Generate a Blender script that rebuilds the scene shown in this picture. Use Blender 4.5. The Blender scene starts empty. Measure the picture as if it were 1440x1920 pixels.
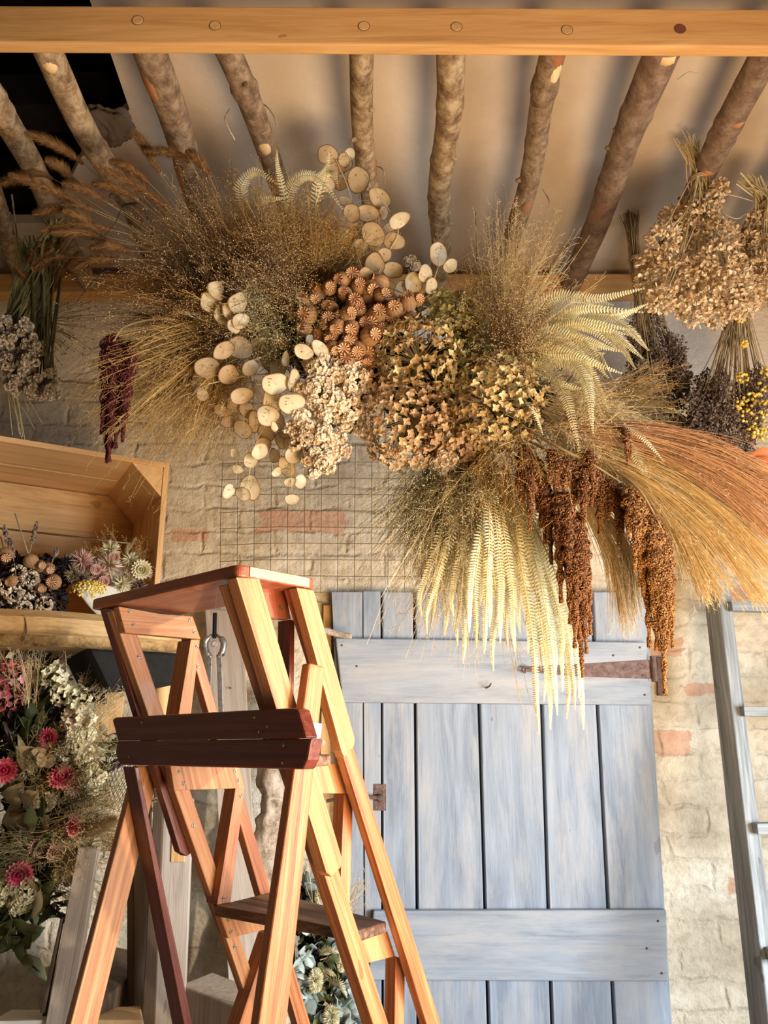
import bpy, math, random
import numpy as np
from mathutils import Vector, Matrix

rng = np.random.default_rng(7)
random.seed(7)
SC = bpy.context.scene
COL = SC.collection

# ------------------------------------------------------------------ camera
F_PX, PITCH, CAMZ = 1500.0, math.radians(16), 1.5
cam_data = bpy.data.cameras.new('camera')
cam = bpy.data.objects.new('camera', cam_data)
COL.objects.link(cam)
cam.location = (0, 0, CAMZ)
cam.rotation_euler = (math.pi / 2 + PITCH, 0, 0)
cam_data.sensor_fit = 'VERTICAL'
cam_data.sensor_height = 36.0
cam_data.lens = F_PX / 1920 * 36
cam_data.clip_start = 0.05
SC.camera = cam
CP = np.array([0, 0, CAMZ])


def ray(px, py):
    x = (px - 720) / F_PX
    y = -(py - 960) / F_PX
    return np.array([x, math.cos(PITCH) - y * math.sin(PITCH), math.sin(PITCH) + y * math.cos(PITCH)])


def P(px, py, Y):
    """world point seen at pixel (px,py) whose distance into the room is Y metres"""
    d = ray(px, py)
    return CP + d * (Y / d[1])


def PP(px, py, p0, n):
    d = ray(px, py)
    return CP + d * (np.dot(np.asarray(p0) - CP, n) / np.dot(d, n))


def nrm(v):
    v = np.asarray(v, float)
    return v / (np.linalg.norm(v, axis=-1, keepdims=True) + 1e-12)


def frame(t, hint=(0, 0, 1)):
    t = nrm(t)
    h = np.array(hint, float)
    if abs(np.dot(t, h)) > .97:
        h = np.array([0, 1., 0])
    a = nrm(np.cross(t, h))
    b = np.cross(a, t)
    return t, a, b


# ------------------------------------------------------------------ materials
class N:
    def __init__(s, name):
        s.m = bpy.data.materials.new(name)
        s.m.use_nodes = True
        s.t = s.m.node_tree
        s.t.nodes.clear()
        s.out = s.t.nodes.new('ShaderNodeOutputMaterial')

    def n(s, typ, ins=None, **kw):
        nd = s.t.nodes.new('ShaderNode' + typ)
        for k, v in kw.items():
            setattr(nd, k, v)
        for k, v in (ins or {}).items():
            if hasattr(v, 'is_output'):
                s.t.links.new(v, nd.inputs[k])
            else:
                nd.inputs[k].default_value = v
        return nd

    def math(s, op, a, b=0.0, clamp=False):
        return s.n('Math', {0: a, 1: b}, operation=op, use_clamp=clamp).outputs[0]

    def ramp(s, fac, stops):
        nd = s.n('ValToRGB', {0: fac})
        e = nd.color_ramp.elements
        while len(e) < len(stops):
            e.new(.5)
        for i, (p, c) in enumerate(stops):
            e[i].position = p
            e[i].color = (c[0], c[1], c[2], 1)
        return nd.outputs[0]

    def mix(s, f, a, b, mode='MIX'):
        nd = s.n('Mix', data_type='RGBA', blend_type=mode)
        for i, v in ((0, f), (6, a), (7, b)):
            if hasattr(v, 'is_output'):
                s.t.links.new(v, nd.inputs[i])
            else:
                nd.inputs[i].default_value = v if i == 0 else (v[0], v[1], v[2], 1)
        return nd.outputs[2]

    def noise(s, vec, scale, detail=4, rough=.55, dist=0.0):
        return s.n('TexNoise', {'Vector': vec, 'Scale': scale, 'Detail': detail, 'Roughness': rough, 'Distortion': dist}).outputs[0]

    def bsdf(s, col, rough=.6, bump=None, bstr=.3, bdist=.01, metal=0., spec=.4, trans=0., coat=0.):
        p = s.n('BsdfPrincipled', {'Base Color': col if hasattr(col, 'is_output') else (*col, 1), 'Roughness': rough,
                                   'Metallic': metal, 'Specular IOR Level': spec, 'Coat Weight': coat})
        if bump is not None:
            b = s.n('Bump', {'Height': bump, 'Strength': bstr, 'Distance': bdist})
            s.t.links.new(b.outputs[0], p.inputs['Normal'])
        o = p.outputs[0]
        if trans > 0:
            tr = s.n('BsdfTranslucent', {'Color': col if hasattr(col, 'is_output') else (*col, 1)})
            mx = s.n('MixShader', {0: trans, 1: o, 2: tr.outputs[0]})
            o = mx.outputs[0]
        s.t.links.new(o, s.out.inputs[0])
        return s.m


def m_wood(name, cols, rough=.5, bstr=.4, along=1.5, across=28, coat=0., worn=None, knots=True):
    g = N(name)
    gc = g.n('Attribute', attribute_name='gc').outputs['Vector']
    mp = g.n('Mapping', {'Vector': gc, 'Scale': (along, across, across)}).outputs[0]
    a = g.noise(mp, 2.2, 5, .6, .9)
    mp2 = g.n('Mapping', {'Vector': gc, 'Scale': (along * 3, across * 9, across * 9)}).outputs[0]
    b = g.noise(mp2, 3, 3, .6)
    f = g.math('ADD', g.math('MULTIPLY', a, .75), g.math('MULTIPLY', b, .25))
    n = len(cols)
    col = g.ramp(f, [(.3 + .4 * i / (n - 1), c) for i, c in enumerate(cols)])
    if knots:
        k = g.noise(g.n('Mapping', {'Vector': gc, 'Scale': (9, 22, 22)}).outputs[0], 1.0, 2)
        kk = g.math('GREATER_THAN', k, .72)
        col = g.mix(g.math('MULTIPLY', kk, .45), col, tuple(c * .35 for c in cols[0]))
    if worn:
        w = g.noise(g.n('Mapping', {'Vector': gc, 'Scale': (1.2, 6, 6)}).outputs[0], 2.5, 8, .7)
        col = g.mix(g.ramp(w, [(.45, (0, 0, 0)), (.66, (.9, .9, .9))]), col, worn)
    return g.bsdf(col, rough, f, bstr, .004, coat=coat)


def m_tint(name, cols, rough=.7, trans=.0, nscale=60, spec=.25):
    """colour runs along a per-piece random number stored on the mesh"""
    g = N(name)
    t = g.n('Attribute', attribute_name='tint').outputs['Fac']
    ob = g.n('TexCoord').outputs['Object']
    nz = g.noise(ob, nscale, 3)
    f = g.math('ADD', t, g.math('MULTIPLY', g.math('SUBTRACT', nz, .5), .35), True)
    n = len(cols)
    col = g.ramp(f, [(i / max(1, n - 1), c) for i, c in enumerate(cols)])
    return g.bsdf(col, rough, None, trans=trans, spec=spec)


def m_bark(name, base, dark, pale, red):
    g = N(name)
    gc = g.n('Attribute', attribute_name='gc').outputs['Vector']
    a = g.noise(g.n('Mapping', {'Vector': gc, 'Scale': (15, 20, 20)}).outputs[0], 1.6, 8, .7)
    lat = g.noise(g.n('Mapping', {'Vector': gc, 'Scale': (120, 45, 45)}).outputs[0], 1.0, 2)
    col = g.ramp(a, [(.34, dark), (.48, base), (.64, pale)])
    col = g.mix(g.ramp(lat, [(.6, (0, 0, 0)), (.68, (.55, .55, .55))]), col, pale)
    st = g.noise(g.n('Mapping', {'Vector': gc, 'Scale': (3.5, 9, 9)}).outputs[0], 1.3, 3, .5, .3)
    col = g.mix(g.ramp(st, [(.66, (0, 0, 0)), (.68, (.85, .85, .85))]), col, red)
    h = g.math('ADD', a, g.math('MULTIPLY', lat, .4))
    return g.bsdf(col, .85, h, .8, .006, spec=.15)


def m_wall():
    g = N('painted_brick')
    ob = g.n('TexCoord').outputs['Object']
    sx = g.n('SeparateXYZ', {0: ob}).outputs
    v = g.n('CombineXYZ', {0: sx[0], 1: sx[2]}).outputs[0]
    w = g.n('TexNoise', {'Vector': v, 'Scale': 9., 'Detail': 3.}).outputs['Color']
    w = g.n('VectorMath', {0: w, 1: (.5, .5, .5)}, operation='SUBTRACT').outputs[0]
    w = g.n('VectorMath', {0: w, 'Scale': .05}, operation='SCALE').outputs[0]
    vv = g.n('VectorMath', {0: v, 1: w}, operation='ADD').outputs[0]
    br = g.n('TexBrick', {'Vector': vv, 'Scale': 1., 'Mortar Size': .011, 'Mortar Smooth': 1., 'Brick Width': .228,
                          'Row Height': .0735, 'Color1': (.1, .1, .1, 1), 'Color2': (.9, .9, .9, 1), 'Mortar': (0, 0, 0, 1)})
    n1 = g.noise(v, 5, 8, .65)
    n2 = g.noise(v, 34, 6, .65)
    n3 = g.noise(v, 2.1, 4, .5)
    paint = g.ramp(n1, [(.3, (.48, .41, .29)), (.5, (.71, .63, .48)), (.68, (.84, .79, .65))])
    paint = g.mix(g.ramp(n2, [(.36, (.55, .55, .55)), (.52, (0, 0, 0))]), paint, (.47, .40, .30))
    # bare patches where the limewash has gone
    m = g.math('GREATER_THAN', g.math('ADD', g.math('MULTIPLY', n3, .6), g.math('MULTIPLY', n2, .4)), .635)
    for (x, z, hx, hz) in BARE:
        q = g.n('VectorMath', {0: vv, 1: (x, z, 0)}, operation='SUBTRACT').outputs[0]
        q = g.n('VectorMath', {0: q, 1: (hx, hz, 1)}, operation='DIVIDE').outputs[0]
        s2 = g.n('SeparateXYZ', {0: q}).outputs
        d = g.math('MAXIMUM', g.math('ABSOLUTE', s2[0]), g.math('ABSOLUTE', s2[1]))
        d = g.math('ADD', d, g.math('MULTIPLY', g.math('SUBTRACT', n2, .5), 1.3))
        m = g.math('MAXIMUM', m, g.math('LESS_THAN', d, 1.0))
    col = g.mix(g.math('MULTIPLY', m, .75), paint, g.mix(n2, (.55, .22, .12), (.72, .48, .34)))
    gap = g.math('MULTIPLY', br.outputs['Fac'], g.ramp(n1, [(.4, (.2, .2, .2)), (.6, (.55, .55, .55))]))
    # plaster above the bricks
    pl = g.math('GREATER_THAN', g.math('ADD', sx[2], g.math('MULTIPLY', n1, .10)), 2.70)
    gap = g.math('MULTIPLY', gap, g.math('SUBTRACT', 1., pl))
    col = g.mix(g.math('MULTIPLY', gap, .35), col, (.50, .44, .34))
    col = g.mix(pl, col, (.86, .82, .74))
    n5 = g.noise(v, 13, 6, .62, .15)
    mo = g.math('MULTIPLY', br.outputs['Fac'], g.ramp(n5, [(.38, (.05, .05, .05)), (.62, (.6, .6, .6))]))
    mo = g.math('MULTIPLY', mo, g.math('SUBTRACT', 1., pl))
    h = g.math('SUBTRACT', g.math('ADD', g.math('MULTIPLY', n5, .55), g.math('MULTIPLY', n2, .8)), mo)
    h = g.math('SUBTRACT', h, g.math('MULTIPLY', m, .25))
    return g.bsdf(col, .9, h, .8, .016, spec=.1)


def m_plaster(name, cols, scale=3.):
    g = N(name)
    ob = g.n('TexCoord').outputs['Object']
    n1 = g.noise(ob, scale, 6, .6)
    n2 = g.noise(ob, 45, 5, .6)
    col = g.ramp(n1, [(.32, cols[0]), (.5, cols[1]), (.7, cols[2])])
    cr = g.noise(ob, 6, 10, .75, 1.5)
    col = g.mix(g.ramp(cr, [(.27, (.7, .7, .7)), (.33, (0, 0, 0))]), col, tuple(c * .45 for c in cols[0]))
    return g.bsdf(col, .92, g.math('ADD', n1, g.math('MULTIPLY', n2, .3)), .5, .01, spec=.1)


def m_metal(name, c1, c2, rough=.55, metal=.7):
    g = N(name)
    ob = g.n('TexCoord').outputs['Object']
    n1 = g.noise(ob, 70, 6, .7)
    return g.bsdf(g.ramp(n1, [(.35, c1), (.65, c2)]), rough, n1, .4, .002, metal=metal)


def wz(px, py, Y=2.4):
    q = P(px, py, Y)
    return float(q[0]), float(q[2])


BARE = []
for (px, py, w, h) in ((1262, 1392, 34, 19), (565, 975, 72, 20), (352, 1000, 32, 12), (1386, 1660, 12, 11), (1255, 1215, 26, 14),
                       (1400, 1110, 30, 12), (1330, 1290, 40, 8)):
    x, z = wz(px, py)
    BARE.append((x, z, w * .00175, h * .00175))

M = {}
M['wall'] = m_wall()
M['ceiling'] = m_plaster('ceiling_plaster', [(.52, .42, .33), (.62, .52, .42), (.69, .60, .49)], 2.)
M['limewash'] = m_plaster('limewash', [(.62, .55, .45), (.72, .66, .56), (.8, .75, .66)], 1.5)
M['floor'] = m_plaster('flagstone', [(.25, .22, .19), (.33, .3, .26), (.4, .37, .33)], 3)
M['loft_shade'] = m_plaster('dark_loft', [(.006, .005, .004), (.012, .01, .008), (.02, .016, .012)], 4)  # near-black colour stands in for the unlit loft and its joists
M['beam'] = m_wood('beam_oak', [(.44, .22, .07), (.62, .35, .13), (.72, .45, .19)], .6, .3, 1.1, 14)
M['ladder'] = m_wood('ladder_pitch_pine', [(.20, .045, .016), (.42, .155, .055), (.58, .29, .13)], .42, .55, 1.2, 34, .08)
M['ladder_pale'] = m_wood('ladder_lit_pine', [(.24, .065, .022), (.48, .21, .085), (.64, .37, .17)], .45, .55, 1.2, 40, .05)  # light put into the colour of members showing lit faces
M['ladder_dark'] = m_wood('ladder_dark', [(.06, .010, .007), (.13, .026, .015), (.21, .055, .03)], .38, .4, 1.2, 34, .15)  # shade put into the colour of left-facing ladder members; also one peg
M['tread'] = m_wood('ladder_tread', [(.05, .02, .012), (.11, .05, .028), (.30, .20, .13)], .6, .6, 2, 40, 0., (.34, .24, .17))
M['top'] = m_wood('ladder_top', [(.14, .03, .015), (.30, .08, .035), (.42, .16, .08)], .4, .4, 1.3, 30, .15)
M['endgrain'] = m_wood('end_grain', [(.42, .26, .16), (.62, .44, .30), (.75, .58, .42)], .8, .8, 20, 90)
M['crate'] = m_wood('crate_pine', [(.52, .29, .11), (.70, .44, .20), (.80, .56, .28)], .6, .35, 1.2, 16)
M['crate_in'] = m_wood('crate_rough_pine', [(.36, .19, .07), (.60, .36, .15), (.72, .47, .22)], .7, .4, 1.2, 12)
M['slab'] = m_wood('shelf_slab', [(.24, .14, .05), (.46, .30, .13), (.62, .45, .23)], .7, .8, 1.6, 22)
M['bark_slab'] = m_bark('shelf_bark', (.30, .19, .08), (.10, .065, .03), (.50, .36, .17), (.55, .40, .20))
M['door'] = m_wood('blue_door_paint', [(.17, .21, .27), (.28, .34, .42), (.40, .46, .54)], .6, .45, 1.1, 9, 0., (.45, .46, .47))
M['door_ledge'] = m_wood('blue_ledge_paint', [(.19, .22, .27), (.31, .36, .42), (.43, .47, .53)], .6, .45, 1.1, 10, 0., (.45, .46, .47))
M['gap'] = m_wood('door_bead', [(.03, .04, .06), (.06, .08, .12), (.12, .15, .2)], .8, .3)
M['iron'] = m_metal('rusty_iron', (.10, .055, .045), (.22, .15, .13), .6, .4)
M['steel'] = m_metal('dull_steel', (.22, .22, .22), (.42, .41, .39), .45, .8)
M['screw'] = m_metal('screw_steel', (.16, .13, .10), (.34, .29, .22), .45, .7)
M['slot'] = m_metal('screw_slot', (.01, .01, .01), (.03, .03, .03), .9, 0)
M['brass'] = m_metal('painted_hinge', (.42, .46, .34), (.58, .62, .47), .5, .2)
M['wire'] = m_metal('wire', (.13, .10, .05), (.24, .19, .11), .6, .4)
M['bluegrey'] = m_wood('weathered_blue_ladder', [(.13, .14, .14), (.30, .33, .34), (.50, .55, .57)], .65, .7, 1.3, 26)
M['bluegrey_shaded'] = m_wood('shaded_ladder_side', [(.05, .055, .055), (.09, .10, .105), (.15, .16, .165)], .7, .5, 1.3, 26)  # darker copy for the ladder's shaded left side; not assigned
M['greywood'] = m_wood('grey_timber', [(.30, .25, .20), (.44, .38, .32), (.54, .48, .42)], .7, .5, 1.1, 20)
M['brownwood'] = m_wood('dark_timber', [(.05, .032, .02), (.10, .065, .04), (.15, .10, .065)], .7, .4, 1.1, 20)
M['drift'] = m_bark('driftwood', (.42, .34, .26), (.16, .12, .09), (.60, .52, .43), (.30, .24, .18))
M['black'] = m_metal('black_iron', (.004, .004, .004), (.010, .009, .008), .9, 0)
M['paper'] = m_plaster('kraft_paper', [(.70, .66, .56), (.76, .72, .62), (.80, .77, .68)], 6)
M['twine'] = m_wood('twine', [(.30, .19, .10), (.42, .29, .16), (.5, .36, .22)], .9, .3)
M['cut'] = m_wood('cut_scar', [(.62, .36, .16), (.80, .55, .28), (.88, .68, .42)], .6, .3, 4, 14)
M['red_scar'] = m_wood('stripped_bark', [(.26, .09, .04), (.42, .18, .08), (.52, .28, .15)], .65, .3, 4, 14)
M['old_wall'] = m_plaster('old_brown_plaster', [(.14, .11, .09), (.20, .165, .135), (.26, .22, .18)], 1.5)
BARKS = [m_bark('bark_%s' % s, *c) for s, c in (
    ('hazel', ((.24, .16, .10), (.12, .08, .05), (.40, .30, .20), (.36, .13, .05))),
    ('ash', ((.30, .20, .11), (.12, .08, .045), (.52, .41, .26), (.36, .17, .08))),
    ('brown', ((.21, .14, .10), (.13, .085, .065), (.31, .23, .165), (.28, .14, .09))))]
# plants
T = {}
T['stem'] = m_tint('dry_stem', [(.16, .11, .05), (.36, .26, .13), (.52, .41, .24)])
T['stem_pale'] = m_tint('pale_stem', [(.42, .34, .18), (.62, .53, .32), (.75, .67, .45)], trans=.15)
T['stem_green'] = m_tint('olive_stem', [(.04, .04, .02), (.10, .10, .04), (.20, .19, .09)])
T['panic_dark'] = m_tint('dark_panic_grass', [(.05, .022, .008), (.17, .085, .03), (.40, .24, .10)], trans=.1)
T['panic_gold'] = m_tint('gold_panic_grass', [(.20, .10, .03), (.44, .27, .09), (.66, .48, .20)], trans=.2)
T['panic_olive'] = m_tint('olive_panic_grass', [(.07, .06, .02), (.23, .20, .09), (.52, .46, .25)], trans=.15)
T['panic_blond'] = m_tint('blond_panic_grass', [(.50, .36, .17), (.70, .56, .31), (.84, .74, .48)], trans=.25)
T['foxtail'] = m_tint('foxtail', [(.07, .032, .012), (.22, .11, .04), (.45, .26, .10)], trans=.15)
T['fern'] = m_tint('bleached_fern', [(.66, .62, .36), (.82, .79, .52), (.90, .88, .66)], trans=.25)
T['fern_mid'] = m_tint('fern_midrib', [(.50, .42, .20), (.66, .58, .32), (.7, .62, .36)])
T['honesty'] = m_tint('honesty_pod', [(.86, .79, .60), (.74, .62, .40), (.30, .19, .08)], .35, trans=.55, spec=.5)
T['honesty_veil'] = m_tint('honesty_pod_tan', [(.82, .70, .48), (.68, .52, .32), (.22, .13, .05)], .5, trans=.6)
T['poppy'] = m_tint('poppy_head', [(.16, .075, .03), (.34, .19, .085), (.50, .32, .16)], .75)
T['poppy_crown'] = m_tint('poppy_crown', [(.09, .022, .010), (.45, .20, .09), (.76, .52, .28)], .75, nscale=5)
T['hyd_gold'] = m_tint('hydrangea_gold', [(.26, .15, .055), (.54, .39, .17), (.76, .64, .34)], trans=.25)
T['hyd_green'] = m_tint('hydrangea_green', [(.19, .16, .05), (.46, .42, .17), (.66, .62, .31)], trans=.25)
T['hyd_tan'] = m_tint('hydrangea_tan', [(.28, .15, .07), (.54, .36, .19), (.74, .57, .34)], trans=.25)
T['statice'] = m_tint('statice', [(.38, .22, .12), (.80, .66, .48), (.94, .86, .70)], trans=.2)
T['statice_grey'] = m_tint('statice_grey', [(.22, .16, .10), (.52, .45, .36), (.68, .62, .52)], trans=.1)
T['amaranth'] = m_tint('amaranth', [(.055, .02, .008), (.17, .07, .026), (.34, .16, .06)], .85)
T['amaranth_gold'] = m_tint('amaranth_gold', [(.075, .028, .010), (.23, .105, .034), (.44, .25, .085)], .85)
T['amaranth_red'] = m_tint('amaranth_red', [(.035, .008, .008), (.11, .02, .018), (.2, .055, .04)], .85)
T['plume_pink'] = m_tint('plume_pink', [(.42, .23, .12), (.68, .42, .25), (.82, .60, .40)], trans=.25)
T['plume_gold'] = m_tint('plume_gold', [(.52, .35, .14), (.78, .60, .32), (.90, .77, .49)], trans=.25)
T['tan_leaf'] = m_tint('tan_leaf', [(.38, .25, .13), (.68, .51, .31), (.86, .73, .52)], trans=.2)
T['lavender'] = m_tint('dusty_lavender', [(.06, .04, .03), (.17, .12, .09), (.32, .24, .19)])
T['yellow'] = m_tint('tansy_yellow', [(.42, .26, .04), (.72, .50, .09), (.85, .66, .20)])
T['leaf'] = m_tint('dry_green_leaf', [(.035, .05, .018), (.14, .16, .06), (.30, .32, .16)], trans=.15, nscale=25)
T['leaf_dark'] = m_tint('dark_leaf', [(.012, .010, .012), (.03, .022, .024), (.06, .04, .045)], .5)
T['leaf_blue'] = m_tint('eucalyptus_leaf', [(.16, .21, .19), (.34, .42, .40), (.54, .60, .55)], .5, trans=.1)
T['leaf_tan'] = m_tint('tan_big_leaf', [(.17, .12, .06), (.34, .27, .15), (.52, .44, .28)], trans=.15)
T['pink'] = m_tint('pink_strawflower', [(.34, .02, .05), (.62, .06, .14), (.82, .33, .34)], trans=.15)
T['cream'] = m_tint('cream_petals', [(.52, .46, .25), (.80, .75, .50), (.90, .87, .68)], trans=.2)
T['blush'] = m_tint('blush_petals', [(.45, .22, .16), (.68, .42, .34), (.82, .62, .52)], trans=.2)
T['rose'] = m_tint('rose_petals', [(.36, .06, .07), (.62, .22, .22), (.80, .46, .42)], trans=.15)
T['orange'] = m_tint('rust_leaf', [(.40, .09, .03), (.62, .20, .07), (.78, .38, .18)], trans=.2)


# ------------------------------------------------------------------ mesh helper
class MB:
    def __init__(s):
        s.v, s.q, s.t, s.g, s.tint, s.n = [], [], [], [], [], 0

    def add(s, v, q=None, t=None, axis=None, tint=.5):
        v = np.asarray(v, float).reshape(-1, 3)
        if q is not None and len(q):
            s.q.append(np.asarray(q, int).reshape(-1, 4) + s.n)
        if t is not None and len(t):
            s.t.append(np.asarray(t, int).reshape(-1, 3) + s.n)
        s.v.append(v)
        ax = (1, 0, 0) if axis is None else axis
        T_, A_, B_ = frame(ax)
        off = rng.uniform(0, 9, 3)
        s.g.append(np.stack([v @ T_, v @ A_, v @ B_], 1) + off)
        tt = np.asarray(tint, float)
        s.tint.append(np.full(len(v), float(tt)) if tt.ndim == 0 else tt.reshape(-1))
        s.n += len(v)
        return s

    def build(s, name, mat, parent=None, loc=None, smooth=False, bevel=0.):
        v = np.concatenate(s.v)
        if loc is None:
            loc = (0, 0, 0) if parent is None else parent.get('_o', (0, 0, 0))
            if parent is not None:
                loc = tuple(parent['_o'])
        loc = np.array(loc, float)
        v = v - loc
        me = bpy.data.meshes.new(name)
        faces = []
        q = np.concatenate(s.q) if s.q else np.zeros((0, 4), int)
        t = np.concatenate(s.t) if s.t else np.zeros((0, 3), int)
        nl = q.size + t.size
        me.vertices.add(len(v))
        me.vertices.foreach_set('co', v.astype(np.float32).ravel())
        me.loops.add(nl)
        me.loops.foreach_set('vertex_index', np.concatenate([q.ravel(), t.ravel()]).astype(np.int32))
        npoly = len(q) + len(t)
        me.polygons.add(npoly)
        st = np.concatenate([np.arange(len(q)) * 4, q.size + np.arange(len(t)) * 3]).astype(np.int32)
        me.polygons.foreach_set('loop_start', st)
        me.update(calc_edges=True)
        me.validate()
        if len(me.vertices) == len(v):
            a = me.attributes.new('gc', 'FLOAT_VECTOR', 'POINT')
            a.data.foreach_set('vector', np.concatenate(s.g).astype(np.float32).ravel())
            a = me.attributes.new('tint', 'FLOAT', 'POINT')
            a.data.foreach_set('value', np.concatenate(s.tint).astype(np.float32))
        me.materials.append(mat)
        me.polygons.foreach_set('use_smooth', [bool(smooth)] * len(me.polygons))
        o = bpy.data.objects.new(name, me)
        COL.objects.link(o)
        if parent is not None:
            o.parent = parent
            po = np.array(parent['_o'])
            o.location = loc - po
        else:
            o.location = loc
        o['_o'] = [float(c) for c in loc]
        if bevel:
            b = o.modifiers.new('bevel', 'BEVEL')
            b.width = bevel
            b.segments = 2
            b.limit_method = 'ANGLE'
        return o


def thing(name, label, cat, loc, group=None):
    o = bpy.data.objects.new(name, None)
    COL.objects.link(o)
    o.location = [float(c) for c in loc]
    o.empty_display_size = .05
    o['_o'] = [float(c) for c in loc]
    return tag(o, label, cat, group)


def tag(o, label, cat, group=None, kind=None):
    kind = kind or ('thing' if label else None)
    if label:
        o['label'] = label
    if cat:
        o['category'] = cat
    if group:
        o['group'] = group
    if kind:
        o['kind'] = kind
    return o


def copy_thing(root, loc, rot=None, scale=None):
    r = root.copy()
    COL.objects.link(r)
    r.location = [float(c) for c in loc]
    r['_o'] = [float(c) for c in loc]
    if rot is not None:
        r.rotation_mode = 'QUATERNION'
        r.rotation_quaternion = rot
    if scale is not None:
        r.scale = (scale,) * 3
    for ch in list(root.children):
        c = ch.copy()
        COL.objects.link(c)
        c.parent = r
        for g in list(ch.children):
            d = g.copy()
            COL.objects.link(d)
            d.parent = c
    return r


BOXQ = [(0, 3, 2, 1), (4, 5, 6, 7), (0, 1, 5, 4), (1, 2, 6, 5), (2, 3, 7, 6), (3, 0, 4, 7)]


def hexa(mb, bot, top, axis=None, tint=.5):
    """box from two quads"""
    if axis is None:
        e = [np.subtract(bot[1], bot[0]), np.subtract(bot[2], bot[1]), np.subtract(top[0], bot[0])]
        axis = max(e, key=lambda k: np.linalg.norm(k))
    v = np.array(list(bot) + list(top), float)
    c = v.mean(0)
    n = np.cross(v[1] - v[0], v[3] - v[0])
    if np.dot(n, v[4] - v[0]) < 0:
        v = v[[3, 2, 1, 0, 7, 6, 5, 4]]
    return mb.add(v, BOXQ, axis=axis, tint=tint)


def box(mb, x0, x1, y0, y1, z0, z1, axis=None):
    b = [(x0, y0, z0), (x1, y0, z0), (x1, y1, z0), (x0, y1, z0)]
    return hexa(mb, b, [(p[0], p[1], z1) for p in b], axis)


def prism(mb, poly, ext, axis=None, tint=.5):
    """polygon (convex-ish) extruded by a vector, caps as fans"""
    p = np.array(poly, float)
    n = len(p)
    ext = np.asarray(ext, float)
    v = np.concatenate([p, p + ext, [p.mean(0)], [p.mean(0) + ext]])
    q = [(i, (i + 1) % n, n + (i + 1) % n, n + i) for i in range(n)]
    t = [(2 * n, (i + 1) % n, i) for i in range(n)] + [(2 * n + 1, n + i, n + (i + 1) % n) for i in range(n)]
    nn = np.cross(p[1] - p[0], p[2] - p[1])
    if np.dot(nn, ext) < 0:
        q = [tuple(reversed(k)) for k in q]
        t = [tuple(reversed(k)) for k in t]
    if axis is None:
        e = [p[(i + 1) % n] - p[i] for i in range(n)] + [ext]
        axis = max(e, key=lambda k: np.linalg.norm(k))
    return mb.add(v, q, t, axis=axis, tint=tint)


def strip_tubes(mb, pts, rad, tint=.5, sides=3):
    """pts (N,K,3), rad (K,) or (N,K); open thin tubes"""
    pts = np.asarray(pts, float)
    Nn, K, _ = pts.shape
    rad = np.broadcast_to(np.asarray(rad, float), (Nn, K))
    tan = np.gradient(pts, axis=1)
    tan = nrm(tan)
    h = np.tile(np.array([.31, .22, .93]), (Nn, K, 1))
    a = nrm(np.cross(tan, h))
    b = np.cross(tan, a)
    ang = np.arange(sides) * 2 * math.pi / sides
    v = pts[:, :, None, :] + rad[:, :, None, None] * (np.cos(ang)[None, None, :, None] * a[:, :, None, :] + np.sin(ang)[None, None, :, None] * b[:, :, None, :])
    idx = np.arange(Nn * K * sides).reshape(Nn, K, sides)
    i0 = idx[:, :-1, :]
    i1 = idx[:, 1:, :]
    q = np.stack([i0, np.roll(i0, -1, 2), np.roll(i1, -1, 2), i1], -1).reshape(-1, 4)
    tt = np.asarray(tint, float)
    if tt.ndim == 0:
        tt = np.full(Nn, float(tt))
    if tt.ndim == 1:
        tt = np.repeat(tt, K * sides)
    else:
        tt = np.repeat(tt.reshape(-1), sides)
    mb.add(v, q, tint=tt)


def tube(mb, pts, rad, sides=10, cap=True, axis=None, tint=.5, lump=0., seed=0):
    pts = np.asarray(pts, float)
    K = len(pts)
    rad = np.broadcast_to(np.asarray(rad, float), (K,)).copy()
    tan = nrm(np.gradient(pts, axis=0))
    T_, a0, b0 = frame(tan[0])
    ang = np.arange(sides) * 2 * math.pi / sides
    v = []
    along = 0.
    g = []
    r_ = np.random.default_rng(seed)
    ph = r_.uniform(0, 6, 6)
    for k in range(K):
        if k:
            along += np.linalg.norm(pts[k] - pts[k - 1])
        a = nrm(a0 - tan[k] * np.dot(a0, tan[k]))
        b = np.cross(tan[k], a)
        a0 = a
        rr = rad[k] * (1 + lump * (np.sin(2 * ang + ph[0] + along * 5) * .5 + np.sin(3 * ang + ph[1] - along * 9) * .35 + np.sin(5 * ang + along * 23 + ph[2]) * .2))
        v.append(pts[k] + rr[:, None] * (np.cos(ang)[:, None] * a + np.sin(ang)[:, None] * b))
        g.append(np.stack([np.full(sides, along), rad[k] * np.cos(ang), rad[k] * np.sin(ang)], 1))
    v = np.concatenate(v)
    idx = np.arange(K * sides).reshape(K, sides)
    i0, i1 = idx[:-1], idx[1:]
    q = np.stack([i0, np.roll(i0, -1, 1), np.roll(i1, -1, 1), i1], -1).reshape(-1, 4)
    t = []
    gg = np.concatenate(g)
    if cap:
        v = np.concatenate([v, [pts[0]], [pts[-1]]])
        gg = np.concatenate([gg, [[0, 0, 0]], [[along, 0, 0]]])
        n0 = K * sides
        t = [(n0, idx[0][(i + 1) % sides], idx[0][i]) for i in range(sides)] + [(n0 + 1, idx[-1][i], idx[-1][(i + 1) % sides]) for i in range(sides)]
    mb.add(v, q, t, tint=tint)
    mb.g[-1] = gg + rng.uniform(0, 9, 3)


ICO_V = None


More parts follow.
